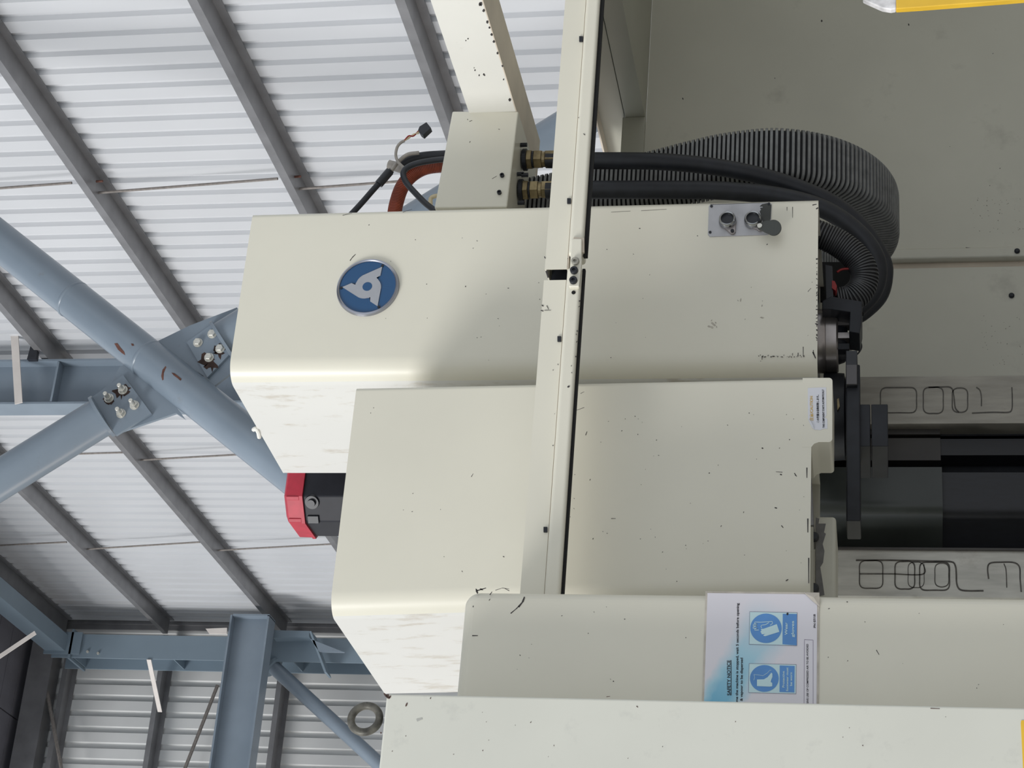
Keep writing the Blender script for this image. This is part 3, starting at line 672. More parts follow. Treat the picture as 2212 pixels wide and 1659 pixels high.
hn = [(1015, 612), (1045, 590), (1040, 566), (900, 575), (835, 572), (828, 590), (860, 598), (818, 600), (812, 618), (860, 622), (812, 632), (812, 648), (862, 648), (830, 658), (832, 672), (880, 668)]
pframe(sn_, [C3(*q) for q in hn], 1.3, YS, m_pale, 'hand_outline', closed=False)
hn2 = [(1000, 580), (960, 605), (915, 610), (905, 625), (915, 645)]
pframe(sn_, [C3(*q) for q in hn2], 1.3, YS, m_pale, 'hand_outline', closed=False)
fit_text('Wear', sn_, m_pale, C3(1222, 728), C3(1222, 578), YS, 6)
fit_text('gloves', sn_, m_pale, C3(1300, 755), C3(1300, 560), YS, 6)
chips(sn_, YS+.0004, [], [(1701, 1326, 2.6)], m=m_ink, name='ink_blot')
# protective footwear
MB().prism(pxpath([C3(765, 1070), C3(1325, 1080), C3(1322, 1428), C3(760, 1415)], YP), (0, .0002, 0)).build('pictogram_field', m_pale, sn_)
pframe(sn_, [C3(764, 1068), C3(1327, 1080), C3(1324, 1430), C3(758, 1416)], .5, YQ, m_inkb)
MB().prism(pxpath(circ(946, 1247, 172, 160), YQ), (0, .0002, 0)).build('pictogram_disc', m_picto, sn_)
MB().prism(pxpath([C3(1130, 1092), C3(1308, 1098), C3(1304, 1414), C3(1127, 1408)], YQ), (0, .0002, 0)).build('pictogram_band', m_picto, sn_)
bt = [(858, 1260), (858, 1338), (1010, 1345), (1040, 1340), (1040, 1300), (1022, 1290), (1028, 1262), (1042, 1230), (1042, 1190), (1030, 1178), (985, 1232), (940, 1258)]
MB().prism(pxpath([C3(*q) for q in bt], YS), (0, .0002, 0)).build('boot_mark', m_pale, sn_)
pframe(sn_, [C3(*q) for q in [(820, 1268), (830, 1235), (822, 1200), (870, 1205), (930, 1215), (985, 1180), (1010, 1150), (1030, 1150)]], .7, YS, m_pale, 'leg_outline', closed=False)
fit_text('Protective', sn_, m_pale, C3(1187, 1355), C3(1187, 1160), YS, 5)
fit_text('footwear must', sn_, m_pale, C3(1232, 1400), C3(1232, 1115), YS, 5)
fit_text('be worn', sn_, m_pale, C3(1278, 1335), C3(1278, 1175), YS, 5)

# ---- cabinet at the left
AX1 = P(1500, 1513, Y=YA)[0]; AZ1 = P(835, 1500, Y=YA)[2]
cb = thing('control_cabinet', (.6, YA+.3, 0), 'pale grey-cream cabinet in the foreground with a lifting eye on top', 'cabinet')
MB().box(-.6, AX1, YA, YA+.13, 0, AZ1).build('cabinet_body', m_cabinet, cb, bevel=.004)
MB().box(-.6, .78, YA+.13, YA+.8, 0, AZ1-.02).build('cabinet_back', m_cabinet, cb)
chips(cb, YA, [([(2010, 1530), (2030, 1531)], 1.5), ([(1310, 1505), (1318, 1504)], 1.5), ([(1375, 1525), (1378, 1528)], 2)],
      [(833, 1502, 4), (838, 1504, 5), (842, 1506, 3), (823, 1583, 2), (878, 1522, 3), (930, 1508, 1.5)], 30, (830, 1520, 2200, 1640), m=mat('brown_corner_rust', (.10, .06, .05), .8, var=.3, scale=60))
chips(cb, YA, [([(900, 1556), (912, 1552)], 6)], [], m=mat('grey_rub_mark', (.45, .45, .42), .7), name='rub_mark')
m_eye = mat('tarnished_lifting_eye', (.10, .095, .08), .5, metal=.2, var=.7, scale=45)
c_ = np.array(P(789, 1553, Y=YA+.05)); RR = .0275
eye = MB(); pth = [c_+np.array((RR*math.cos(a)*.98, .18*RR*math.cos(a), RR*math.sin(a))) for a in np.linspace(0, 2*math.pi, 41)]
eye.tube(pth, .0075, 14, caps=False); eye.lathe((c_[0], c_[1], AZ1-.004), (0, 0, 1), [(0, .016), (.006, .016), (.010, .009)], 20)
eye.build('lifting_eye', m_eye, cb, smooth=True, sharp=50)
ys = MB().prism(pxpath([(2206, 1556), (2205, 1562), (2208, 1620), (2211, 1680), (2330, 1680), (2330, 1556)], YA-.001), (0, .0008, 0)).build('warning_label', m_yellow)
tagobj(ys, 'yellow label at the bottom of the pale foreground cabinet', 'label')

# ---- door guide rail
rl = thing('door_guide_rail', (2.2, YR, 2.24), 'long cream door guide rail crossing in front of the machine head', 'rail')
xj0, xj1 = P(1200, 605, Y=YR)[0], P(1200, 581, Y=YR)[0]
def railseg(x0, x1, slotx0, slotx1, slotm, up=0.0):
    t = .003
    u = MB().box(x0, x1, YR, YR+t, 2.279, 2.329).box(x0, x1, YR+t, YR+.07, 2.326, 2.329).box(x0, x1, YR+.067, YR+.07, 2.279, 2.326).box(x0, x1, YR+t, YR+.067, 2.2775, 2.2795)
    u.build('upper_channel', m_cream, rl)
    MB().box(slotx0, slotx1, YR-.014, YR+.04, 2.243, 2.2765).build('lower_channel', m_cream, rl, bevel=.008, seg=5)
    MB().box(x0, x1, YR-.002, YR+.03, 2.2755, 2.2775).build('seam', m_worn, rl)
    s_ = MB().box(slotx0, slotx1, YR-.004, YR+.006, 2.2345+up, 2.2435).build('gap_shade_strip', slotm, rl); s_['label'] = 'black strip painting the shaded gap under the rail'  # black strip paints the shade of the gap below the rail
railseg(xj1, 3.35, P(1250, 556, Y=YR)[0], 3.35, m_slot)
railseg(1.05, xj0, 1.05, P(1230, 600, Y=YR)[0]+.02, m_slot, .0025)
MB().box(xj0-.03, xj1+.03, YR+.045, YR+.066, 2.284, 2.321).build('joiner', m_dark, rl)
br = MB().prism(pxpath([(1234, 515), (1257, 515), (1256, 570), (1251, 619), (1229, 619), (1232, 560)], YR-.024), (0, .0115, 0)).build('splice_bracket', m_cream, rl, bevel=.0025, seg=3)
MB().prism(pxpath([(1239, 512), (1262, 514), (1262, 545), (1237, 545)], YR-.016), (0, .006, 0)).build('backing_plate', m_worn, rl)
for x, y, mm in ((1243, 566, mat('worn_bolt_head', (.30, .29, .25), .5, var=.3, scale=80)), (1240.5, 585.5, m_dark), (1239, 607, m_dark)):
    MB().lathe(P(x, y, Y=YR-.024), (0, -1, 0), [(0, .0088), (.007, .0088), (.008, .0075), (.008, .004), (.004, .004)], 24).build('bolt', mm, br, smooth=True)
MB().lathe(P(1239, 632, Y=YR-.0145), (0, -1, 0), [(0, .0045), (.001, .0045)], 14).build('screw_hole', m_slot, rl)
for x, y in ((1255, 83), (1229, 433), (1208, 731), (1178, 1143)):
    MB().prism(pxpath([(x-4, y-5), (x+4, y-5), (x+4, y+6), (x-4, y+6)], YR-.004), (0, .004, 0)).build('screw', m_dark, rl)
chips(rl, YR-.0145, [([(1254, 850), (1262, 846)], 1), ([(1262, 880), (1246, 886)], 1)], [(1262, 290, 1.5), (1250, 254, 1), (1234, 790, 1), (1252, 650, 2), (1251, 662, 1.5), (1247, 715, 2), (1246, 738, 1.5), (1228, 835, 2.5), (1244, 770, 2)], 10, (1222, 640, 1250, 1200), name='paint_chips')
chips(rl, YR-.0005, [([(1180, 585), (1184, 600)], 4), ([(1176, 670), (1190, 670)], .8), ([(1181, 660), (1185, 668)], 1.5)], [(1177, 556, 2), (1172, 660, 2), (1171, 671, 2), (1230, 556, 3)], 8, (1180, 600, 1210, 1000))

# ---- overhead beam and hose junction box
XA, zA0, zA1 = 2.949, 2.572, 2.702
ar = thing('overhead_beam', (XA+.065, 3.8, zA0), 'white beam with chipped paint coming forward over the hose junction box', 'beam')
MB().box(XA, XA+.003, 1.2, 4.7, zA0, zA1).build('side_plate', m_white, ar)
MB().box(XA+.0, XA+.13, 1.2, 4.7, zA0-.003, zA0).build('underside_plate', m_worn, ar)
MB().box(XA+.003, XA+.13, 1.2, 4.7, zA1-.004, zA1).box(XA+.127, XA+.13, 1.2, 4.7, zA0, zA1).box(XA+.003, XA+.127, 1.2, 1.203, zA0, zA1-.004).build('top_plate', m_white, ar)
def side_chips(parent, pts, X, m):
    mb = MB()
    for x, y, r in pts:
        k = 5; a0 = random.random()*6
        mb.prism([P(x+r*math.cos(a0+2*math.pi*i/k)*random.uniform(.6, 1.3), y+r*math.sin(a0+2*math.pi*i/k)*1.2, X=X-.0012) for i in range(k)], (.001, 0, 0))
    o = mb.build('paint_chips', m, parent); o['label'] = 'dark chips in the white paint'; o['kind'] = 'stuff'
side_chips(ar, [(1006, 88, 1.2), (1011, 84, 1.3), (1024, 147, 1), (1026, 152, 1.5), (1035, 163, 1.6), (1045, 161, 2), (1047, 163, 1.4), (1039, 9, 4), (1045, 23, 3), (1053, 48, 3), (1062, 75, 2.5), (1067, 90, 2.5), (1075, 115, 2.5), (1085, 143, 2), (1101, 216, 3), (1036, 10, 3), (1057, 60, 2), (1088, 172, 1.5)], XA, m_chip)
side_chips(ar, [(921, 22, .1)], XA, m_chip)
jb = thing('hose_junction_box', P(1040, 340, Y=4.35), 'cream box with hose fittings underneath, beside the top of the machine head', 'junction box')
MB().prism(pxpath([(977, 240), (1120, 240), (1095, 447), (938, 449)], 4.35), (0, .30, 0)).build('box', m_cream, jb, bevel=.004)
for x, y in ((1085, 380), (1079, 417)): MB().lathe(P(x, y, Y=4.35), (0, -1, 0), [(0, .006), (.007, .006), (.007, .0035), (.003, .0035)], 16).build('screw', m_dark, jb)
chips(jb, 4.35, [([(1014, 262), (1020, 260)], 1), ([(1063, 386), (1073, 380)], .8), ([(1016, 305), (1014, 308)], 1)], [(1010, 258, 1), (1078, 279, 1)])
for x, y, s in ((1134, 313, 6), (1127, 376, 5), (1136, 378, 5), (1128, 438, 4)):
    c = P(x, y, Y=4.42); MB().lathe((c[0], c[1], c[2]), (0, 0, 1), [(-.006, .0068), (.012, .0068)], 6).build('underside_bolt', m_dark, jb)
def fitting(xc, yc, Yf, label, x0):
    c = P(x0, yc, Y=Yf); k = 1.27/1000
    t = thing('hose_fitting', (c[0], c[1], c[2]-.08), label, 'hose fitting', 'brass hose fittings')
    def seg(a, b, r, n, m, nm): MB().lathe((c[0], c[1], c[2]), (0, 0, -1), [(a, r*.94), (a+.001, r), (b-.001, r), (b, r*.94)], n).build(nm, m, t)
    seg(-.008, .004, .031, 24, m_dark, 'washer'); seg(.004, .018, .029, 6, m_brass, 'lock_nut'); seg(.018, .024, .024, 20, m_dark, 'collar')
    seg(.024, .046, .027, 6, m_brass, 'hex_body'); seg(.046, .056, .022, 20, m_brass, 'sleeve'); seg(.056, .10, .026, 6, m_brass, 'swivel_nut')
    return c
f1 = fitting(0, 345, 4.46, 'dirty brass hose fitting at the outer end under the junction box', 1136)
f2 = fitting(0, 411, 4.46, 'dirty brass hose fitting under the junction box next to the machine head', 1128)

# ---- hoses
h1 = [(1180, 345, 4.46), (1285, 347, 4.46), (1400, 348, 4.46), (1500, 355, 4.48), (1600, 370, 4.50), (1700, 397, 4.53), (1800, 440, 4.56), (1865, 496, 4.58), (1905, 560, 4.59), (1910, 600, 4.59), (1898, 640, 4.59), (1866, 672, 4.58), (1835, 690, 4.58)]
h2 = [(1180, 411, 4.46), (1285, 410, 4.46), (1420, 410, 4.46), (1560, 412, 4.47), (1680, 424, 4.48), (1780, 452, 4.49), (1850, 500, 4.50), (1888, 550, 4.51), (1896, 595, 4.52), (1882, 635, 4.52), (1850, 668, 4.52)]
for h, r, l in ((h1, .0235, 'thick black rubber hose looping lowest past the machine head corner'), (h2, .025, 'thick black rubber hose running close beside the machine head edge')):
    o = MB().tube(spline(pxpath(h), .012), r, 20).build('rubber_hose', m_hose, smooth=True); tagobj(o, l, 'hose', 'black rubber hoses')
def ribbed(path, r, pitch, depth, name, label, cat, grp, m=m_rib, flat=1.0, gap=None):
    fine = spline(path, pitch); pts = []; rad = []; tag_ = []
    for i in range(len(fine)-1):
        a, b_ = fine[i], fine[i+1]
        for t, rr, g_ in ((0, r-depth, 1), (.06, r-depth*.1, 0), (.14, r, 0), (.58, r, 0), (.66, r-depth*.1, 1), (.72, r-depth, 1), (.97, r-depth, 1)):
            pts.append(a.lerp(b_, t)); rad.append(rr); tag_.append(g_)
    mb = MB().tube(pts, rad, 28, ribs=tag_, flat=flat)
    o = mb.build(name, m, None, mats=[gap or m_gap], smooth=True, sharp=50)
    return tagobj(o, label, cat, grp)
YF, RO, TH, WD = 4.565, .372, .115, .165          # front face depth, outer bend radius, thickness, width
edge = [(1128, 378), (1215, 360), (1300, 340), (1395, 320), (1480, 298), (1560, 280), (1650, 269)]
ep_ = [P(x, y, Y=YF) for x, y in edge]; zb_ = ep_[-1][2]
cen = [Vector((p[0]-WD/2, YF+TH/2, p[2])) for p in ep_]
rc = RO-TH/2
for k in range(1, 15):
    t = math.pi*k/14; cen.append(Vector((cen[6].x, YF+RO-rc*math.cos(t), zb_-rc*math.sin(t))))
for k in range(1, 4): cen.append(cen[-1]+Vector((0, 0, .09)))
fine = spline(cen, .0128); v = []; f = []; fm = []
def rrect(hw, ht, rr_, n=5):
    o_ = []
    for cx_, cy_, a0 in ((hw-rr_, ht-rr_, 0), (-hw+rr_, ht-rr_, 90), (-hw+rr_, -ht+rr_, 180), (hw-rr_, -ht+rr_, 270)):
        for q in range(n+1):
            a = math.radians(a0+90*q/n); o_.append((cx_+rr_*math.cos(a), cy_+rr_*math.sin(a)))
    return o_
ro_ = rrect(WD/2, TH/2, .026); ri_ = rrect(WD/2-.006, TH/2-.006, .022); nr = len(ro_)
rings = 0
for i in range(len(fine)-1):
    a, b_ = fine[i], fine[i+1]; T_ = (b_-a).normalized(); N_ = Vector((1, 0, 0)).cross(T_).normalized(); W_ = T_.cross(N_).normalized()*-1
    W_ = Vector((1, 0, 0)) if W_.x > 0 else Vector((1, 0, 0))
    for t, sec, g_ in ((.0, ri_, 0), (.03, ro_, 0), (.60, ro_, 1), (.63, ri_, 1)):
        c_ = a.lerp(b_, t)
        for x, y in sec: v.append(c_+W_*x+N_*y)
        if rings:
            for k in range(nr): f.append(((rings-1)*nr+k, (rings-1)*nr+(k+1) % nr, rings*nr+(k+1) % nr, rings*nr+k)); fm.append(pg_)
        pg_ = g_; rings += 1
f += [tuple(range(nr)), tuple(range((rings-1)*nr, rings*nr))]; fm += [1, 1]
tagobj(ob('ribbed_conduit', v, f, m_rib, None, smooth=True, sharp=40, mats=[m_gap], fm=fm), 'large flat grey ribbed conduit hanging behind the black hoses', 'conduit')
sm_ = [(1745, 500, 4.34), (1775, 508, 4.34), (1812, 526, 4.35), (1845, 552, 4.36), (1866, 585, 4.37), (1862, 620, 4.38), (1838, 645, 4.38), (1808, 652, 4.38)]
ribbed(pxpath(sm_), .036, .0068, .0025, 'ribbed_conduit', 'smaller dark ribbed conduit curling under the bottom corner of the machine head', 'conduit', None, m=mat('dark_ribbed_conduit', (.06, .062, .066), .45, metal=.1, var=.2, scale=40))

# ---- cables above the head
ribbed(pxpath([(850, 475, 4.56), (856, 440, 4.56), (868, 405, 4.56), (888, 380, 4.56), (915, 364, 4.56), (945, 358, 4.56), (975, 358, 4.56)]), .0205, .005, .0012, 'flexible_hose', 'orange-red flexible hose arching from behind the head into the junction box', 'hose', None, m=m_orange, gap=mat('orange_hose_groove', (.17, .03, .013), .6))
for pts, r, nm, l, m in (
    ([(752, 470, 4.5), (780, 440, 4.5), (808, 408, 4.5), (832, 382, 4.5), (846, 368, 4.5)], .0085, 'sheathed_cable', 'straight black sheathed cable rising past the machine head top', m_hose),
    ([(940, 455, 4.44), (920, 440, 4.44), (898, 418, 4.44), (878, 395, 4.44), (871, 375, 4.44), (880, 362, 4.44), (905, 352, 4.44), (950, 345, 4.44), (975, 345, 4.44)], .0085, 'sheathed_cable', 'glossy black braided cable looping in front of the orange hose', m_black),
    ([(868, 356, 4.52), (885, 346, 4.52), (915, 338, 4.52), (975, 334, 4.52)], .0135, 'sheathed_cable', 'thick black taped cable bundle entering the junction box', m_hose),
    ([(975, 420, 4.5), (935, 425, 4.5), (930, 440, 4.5), (934, 470, 4.5)], .006, 'thin_cable', 'thin cream cable tucked between junction box and machine head', m_wire),
    ([(846, 368, 4.49), (860, 350, 4.49), (880, 334, 4.49), (905, 330, 4.49)], .0055, 'thin_cable', 'grey-brown thin cable bent over the black cable bundle', m_grey)):
    o = MB().tube(spline(pxpath(pts), .006), r, 14).build(nm, m, smooth=True); tagobj(o, l, 'cable', 'loose cables above the machine head')
sl = MB().tube(spline(pxpath([(842, 366, 4.55), (850, 358, 4.55), (866, 362, 4.55), (885, 374, 4.55)]), .004), [.012]*3+[.016]*99, 14) if False else MB().tube(spline(pxpath([(840, 356, 4.55), (856, 360, 4.55), (874, 366, 4.55), (884, 370, 4.55)]), .004), .0145, 14)
tagobj(sl.build('cable_sleeve', m_grey, smooth=True), 'pale grey sleeve behind the tangle of cables', 'sleeve')
MBt = MB().tube(spline(pxpath([(818, 398, 4.5), (842, 370, 4.5)]), .004), .0125, 14); tagobj(MBt.build('heat_shrink_sleeve', m_black, smooth=True), 'black heat-shrink sleeve on the straight sheathed cable', 'sleeve')
ct = thing('cable_connector', P(905, 275, Y=4.48), 'small black plug on a thin grey lead sticking up beside the junction box', 'connector')
MB().tube(spline(pxpath([(872, 362, 4.48), (860, 350, 4.48), (855, 335, 4.48), (858, 318, 4.48), (866, 308, 4.48), (874, 304, 4.48)]), .004), .0042, 12).build('lead', m_grey, ct, smooth=True)
for k, mm in enumerate((m_redw, m_wire, m_wire)):
    o_ = (k-1)*3; MB().tube(spline(pxpath([(873, 304, 4.478), (883, 296+o_*.8, 4.478+.002*k), (893, 292-o_*.6, 4.478), (905, 285+o_, 4.478)]), .003), .0022, 8).build('wire', mm, ct, smooth=True)
MB().prism(pxpath([(903, 280), (906, 273), (921, 263.5), (931, 276), (914, 292), (908, 288)], 4.468), (0, .02, 0)).build('plug_body', m_black, ct, bevel=.001)

# ---- servo motor on top of the column
mo = thing('servo_motor', (2.12, 5.05, 2.95), 'red-capped black servo motor between the two cream covers', 'motor')
mx0, mx1, my0, my1, zs, zc = 2.037, 2.235, 4.86, 5.17, 3.220, 3.278
my0 = 4.90
def pix_y(p):
    q = np.array(p)-CAM; return 829.5-FPX*(q@Rv)/(q@Fv)
fx0 = P(690, 1072, Y=my0)[0]
mc = next(k for k in np.arange(.01, .2, .0005) if pix_y((fx0-k, my0+k, 3.12)) > 1127)
mm_ = next(k for k in np.arange(.01, .2, .0005) if pix_y((fx0-mc, my0+mc+k, 3.12)) > 1159)
fx1 = fx0+max(mm_, .06)
def octo(e, z):
    k = e*.41
    return [(fx0-k, my0-e, z), (fx1+k, my0-e, z), (fx1+mc+e, my0+mc-k, z), (fx1+mc+e, my0+mc+mm_+k, z), (fx1+k, my0+2*mc+mm_+e, z), (fx0-k, my0+2*mc+mm_+e, z), (fx0-mc-e, my0+mc+mm_+k, z), (fx0-mc-e, my0+mc-k, z)]
MB().prism(octo(0, 2.98), (0, 0, zs-2.98)).build('motor_body', m_motor, mo, bevel=.004)
a_ = octo(.004, zs); b_ = octo(.003, zc-.012); c_2 = octo(-.02, zc)
cap = MB().add(a_+b_+c_2, [tuple(range(8)), tuple(range(16, 24))]+[(i, (i+1) % 8, 8+(i+1) % 8, 8+i) for i in range(8)]+[(8+i, 8+(i+1) % 8, 16+(i+1) % 8, 16+i) for i in range(8)])
cap.build('motor_cap', m_red, mo, bevel=.003)
MB().prism(octo(.007, zs-.004), (0, 0, .010)).build('cap_flange', m_red, mo)
nd = np.array((-.7071, -.7071, 0)); td = np.array((-.7071, .7071, 0))
def chbox(t, a, b, h, z0_, z1_, nm, m, bev=.0015):     # small block standing on the diagonal face, centred t along it
    c = np.array((fx0, my0, 0))+td*t
    pts = [c-td*a-nd*.004, c+td*a-nd*.004, c+td*a+nd*h, c-td*a+nd*h]
    return MB().prism([(p[0], p[1], z0_) for p in pts], (0, 0, z1_-z0_)).build(nm, m, mo, bevel=bev, seg=2)
L_ = mc*1.4142
for t in (0.004, L_-.006): chbox(t, .006, 0, .007, zs+.006, zc-.014, 'cap_rib', m_red)
c = np.array((fx0, my0, 0))+td*L_*.22
MB().lathe((c[0], c[1], zs-.03), nd, [(-.004, .022), (.006, .020), (.006, .012), (.014, .011), (.014, .005)], 20).build('cable_entry', m_black, mo, smooth=True)
chbox(L_*.9, .012, 0, .006, zs-.045, zs-.012, 'latch', m_black)
MB().box(1.9, 2.33, 4.80, 5.34, 2.94, 2.985).build('motor_mount', m_dark, mo)

# ---- machine column with its slideways
cw = thing('machine_column', (2.05, 5.1, 0), 'machine column with oily steel slideways and dark covers below the head', 'machine column')
ZT = 2.94
MB().box(1.75, 2.36, 4.98, 5.5, 0, ZT).build('column_body', m_dark, cw)
xw = [P(2033, y, Y=4.85)[0] for y in (812, 915, 1185, 1290)]
MB().box(xw[1], xw[0], 4.85, 5.0, .4, ZT-.02).build('slideway', m_way, cw, bevel=.002)
MB().box(xw[3], xw[2], 4.85, 5.0, .4, ZT-.02).build('slideway', mat('gloss_lightened_way', (.47, .46, .42), .32, metal=.3, var=.15, scale=9, stretch=(6, 1, 1), dirt=((.22, .19, .15), 9, .62, .5, (1, 1, .5))), cw, bevel=.002)  # lighter base paints in the brighter light and gloss on this slideway
def way_cover(x0, x1, xm, yf, yb, za, zb, m, nm):
    pr = [(x1, yb), (x1, yf), (xm+.02, yf)]+[(xm+.02-.05*math.sin(t), yf+.05*(1-math.cos(t))) for t in np.linspace(.2, 1.15, 6)]+[(x0, yb)]
    return MB().prism([(x, y, za) for x, y in pr], (0, 0, zb-za)).build(nm, m, cw, smooth=True, sharp=40)
zj = P(2035, 1060, Y=4.84)[2]
X_ = lambda y, Y=4.84: P(2033, y, Y=Y)[0]
m_wc = mat('dark_green_cover_plate', (.032, .037, .035), .30, var=.15, scale=10)
m_wl = mat('wet_black_cover_plate', (.006, .007, .012), .35, var=.25, scale=25, stretch=(5, 5, 1))
way_cover(X_(1184), X_(1017), X_(1100), 4.815, 4.95, zj, ZT-.05, m_wc, 'telescopic_cover')
way_cover(X_(1187), X_(1019), X_(1098), 4.845, 4.95, .5, zj+.02, m_wl, 'telescopic_cover')
MB().box(X_(943, 4.9), X_(916, 4.9), 4.885, 4.97, zj, ZT-.05).build('guide_plate', m_brown, cw)
MB().box(X_(999, 4.9), X_(951, 4.9), 4.885, 4.97, zj, ZT-.05).build('guide_plate', m_brown, cw)
MB().box(X_(945, 4.93), X_(916, 4.93), 4.92, 4.97, .5, zj).build('guide_plate', m_wl, cw)
MB().box(X_(993, 4.93), X_(958, 4.93), 4.90, 4.97, .5, zj).build('guide_plate', m_wl, cw)
MB().box(X_(1187), X_(1183), 4.84, 4.9, .5, zj+.3).build('wiper_edge', m_brown, cw)
def groove(parent, path, wd=3.0):
    mb = MB(); q = spline([Vector((x, y, 0)) for x, y in path], 4)
    for a, b_ in zip(q, q[1:]):
        dx, dy = b_.x-a.x, b_.y-a.y; L = math.hypot(dx, dy) or 1; nx, ny = -dy/L*wd*.8, dx/L*wd*.8
        mb.prism(pxpath([(a.x+nx, a.y+ny), (a.x-nx, a.y-ny), (b_.x-nx, b_.y-ny), (b_.x+nx, b_.y+ny)], 4.849), (0, .0008, 0))
    return mb.build('oil_groove', m_oil, parent)
def K_(x, y): return (1830+x/3.19, 780+y/3.19)
def rr(x0, y0, x1, y1, c=35):
    return [(x0+c, y0), ((x0+x1)/2, y0), (x1-c, y0), (x1-c*.3, y0+c*.3), (x1, y0+c), (x1, (y0+y1)/2), (x1, y1-c), (x1-c*.3, y1-c*.3), (x1-c, y1), ((x0+x1)/2, y1), (x0+c, y1), (x0+c*.3, y1-c*.3), (x0, y1-c), (x0, (y0+y1)/2), (x0, y0+c), (x0+c*.3, y0+c*.3), (x0+c, y0)]
for r_, wd in ((rr(85, 1375, 245, 1565), 1.5), (rr(330, 1380, 465, 1570), 1.8), (rr(500, 1385, 705, 1578), 1.8), (rr(605, 1392, 700, 1555), 1.3), (rr(420, 1385, 530, 1560), 1.0)):
    groove(cw, [K_(*q) for q in r_], wd)
groove(cw, [K_(*q) for q in ((60, 1372), (300, 1372), (560, 1378), (715, 1382), (745, 1410), (752, 1460), (755, 1530), (775, 1572), (830, 1582), (940, 1582))], 2.2)
groove(cw, [K_(*q) for q in ((975, 1500), (968, 1430), (985, 1392), (1060, 1385), (1150, 1388), (1188, 1420), (1192, 1500), (1200, 1590))], 2.0)
groove(cw, [K_(*q) for q in ((1080, 1395), (1095, 1440), (1100, 1560))], 1.4)
groove(cw, [K_(*q) for q in ((85, 1466), (300, 1466), (520, 1468), (528, 1400))], 1.6)
for r_ in (rr(230, 182, 478, 355), rr(525, 180, 662, 360), rr(725, 185, 830, 352)): groove(cw, [K_(*q) for q in r_], 1.6)
groove(cw, [K_(*q) for q in ((560, 182), (640, 178), (715, 182), (735, 240), (745, 320), (770, 352))], 1.8)
groove(cw, [K_(*q) for q in ((890, 180), (915, 200), (925, 250), (925, 310))], 1.6); groove(cw, [K_(*q) for q in ((1135, 180), (1138, 260), (1135, 330), (1110, 352), (1000, 352), (860, 358))], 1.8)

# ---- spindle nose and tool changer under the head
sc_ = P(1790, 737, Y=4.42)
sn2 = thing('spindle_nose', (sc_[0], sc_[1], 1.67), 'round machined steel spindle nose under the machine head', 'spindle')
MB().lathe((sc_[0], sc_[1], 1.70), (0, 0, 1), [(-.0, .078), (.004, .082), (.030, .082), (.031, .0808), (.033, .082), (.053, .082)], 48).build('spindle_body', m_steel, sn2, smooth=True)
MB().lathe((sc_[0], sc_[1], 1.685), (0, 0, 1), [(-.008, .045), (0, .055), (.015, .06)], 40).build('tool_socket', m_dark, sn2, smooth=True)
for y in (700, 728, 752):
    c = P(1826, y, Y=4.37); MB().box(c[0]-.008, c[0]+.008, 4.36, 4.39, 1.672, 1.70).build('drive_key', m_steel if y != 752 else m_dark, sn2)
th = thing('tool_changer', P(1845, 940, Y=4.25), 'black tool changer arm with a square gripper block below the covers', 'tool changer')
ax0, ax1 = P(1850, 1125, Y=4.25)[0], P(1850, 787, Y=4.25)[0]
za0, za1 = P(1858, 900, Y=4.25)[2], P(1828, 900, Y=4.25)[2]
MB().box(ax0, ax1, 4.25, 4.37, za0, za1).build('arm', m_dark, th, bevel=.003)
MB().box(P(1840, 832, Y=4.235)[0], P(1840, 757, Y=4.235)[0], 4.235, 4.36, P(1852, 800, Y=4.235)[2], P(1827, 800, Y=4.235)[2]).build('arm_end', m_black, th, bevel=.002)
MB().box(P(1840, 830, Y=4.232)[0], P(1840, 788, Y=4.232)[0], 4.231, 4.24, P(1851, 800, Y=4.232)[2], P(1828, 800, Y=4.232)[2]).build('end_plate', mat('grey_end_plate', (.10, .095, .10), .4, var=.1), th, bevel=.001)
gx1, gx0 = P(1890, 873, Y=4.27)[0], P(1890, 964, Y=4.27)[0]; gyb = P(1890, 1033, X=gx0)[1]; gz0, gz1 = P(1918, 900, Y=4.27)[2], P(1856, 900, Y=4.27)[2]
gz_m = P(1881, 900, Y=4.27)[2]
MB().box(gx0, gx1, 4.27, gyb, gz0, gz_m-.0015).box(gx0, gx1, 4.27, gyb, gz_m+.0015, gz1+.004).build('gripper_block', m_dark, th, bevel=.002)
hc = P(1810, 900, Y=4.50)
hub = thing('tool_changer_hub', (hc[0], 4.5, 1.66), 'black round hub between the front cover and the tool arm', 'hub')
MB().lathe((hc[0], 4.5, 1.662), (0, 0, 1), [(0, .10), (.008, .105), (.012, .105), (.014, .09), (.02, .09), (.024, .11), (.05, .112), (.075, .112)], 48).build('hub_body', m_black, hub, smooth=True)
MB().prism(pxpath([(1808, 862), (1812, 860), (1814, 878), (1809, 886)], 4.38), (0, .01, 0)).build('hub_key', m_brass, hub)
bk = thing('hose_bracket', P(1862, 680, Y=4.3), 'black angled bracket holding the hose ends under the head corner', 'bracket')
MB().prism(pxpath([(1776, 650), (1796, 640), (1862, 651), (1862, 692), (1857, 720), (1834, 716), (1836, 674), (1795, 668), (1776, 668)], 4.30), (0, .10, 0)).build('angle_plate', m_dark, bk, bevel=.002)
MB().prism(pxpath([(1783, 572), (1798, 575), (1800, 646), (1785, 646)], 4.31), (0, .04, 0)).build('side_plate', m_black, bk)
MB().prism(pxpath([(1772, 566), (1830, 566), (1840, 600), (1832, 650), (1772, 650)], 4.58), (0, .01, 0)).build('dark_void_sheet', m_slot, bk)  # black sheet painting the dark shade inside the conduit loop
MB().prism(pxpath([(1797, 606), (1803, 607), (1808, 618), (1805, 628), (1797, 622)], 4.305), (0, .03, 0)).build('plug', m_redw, bk)
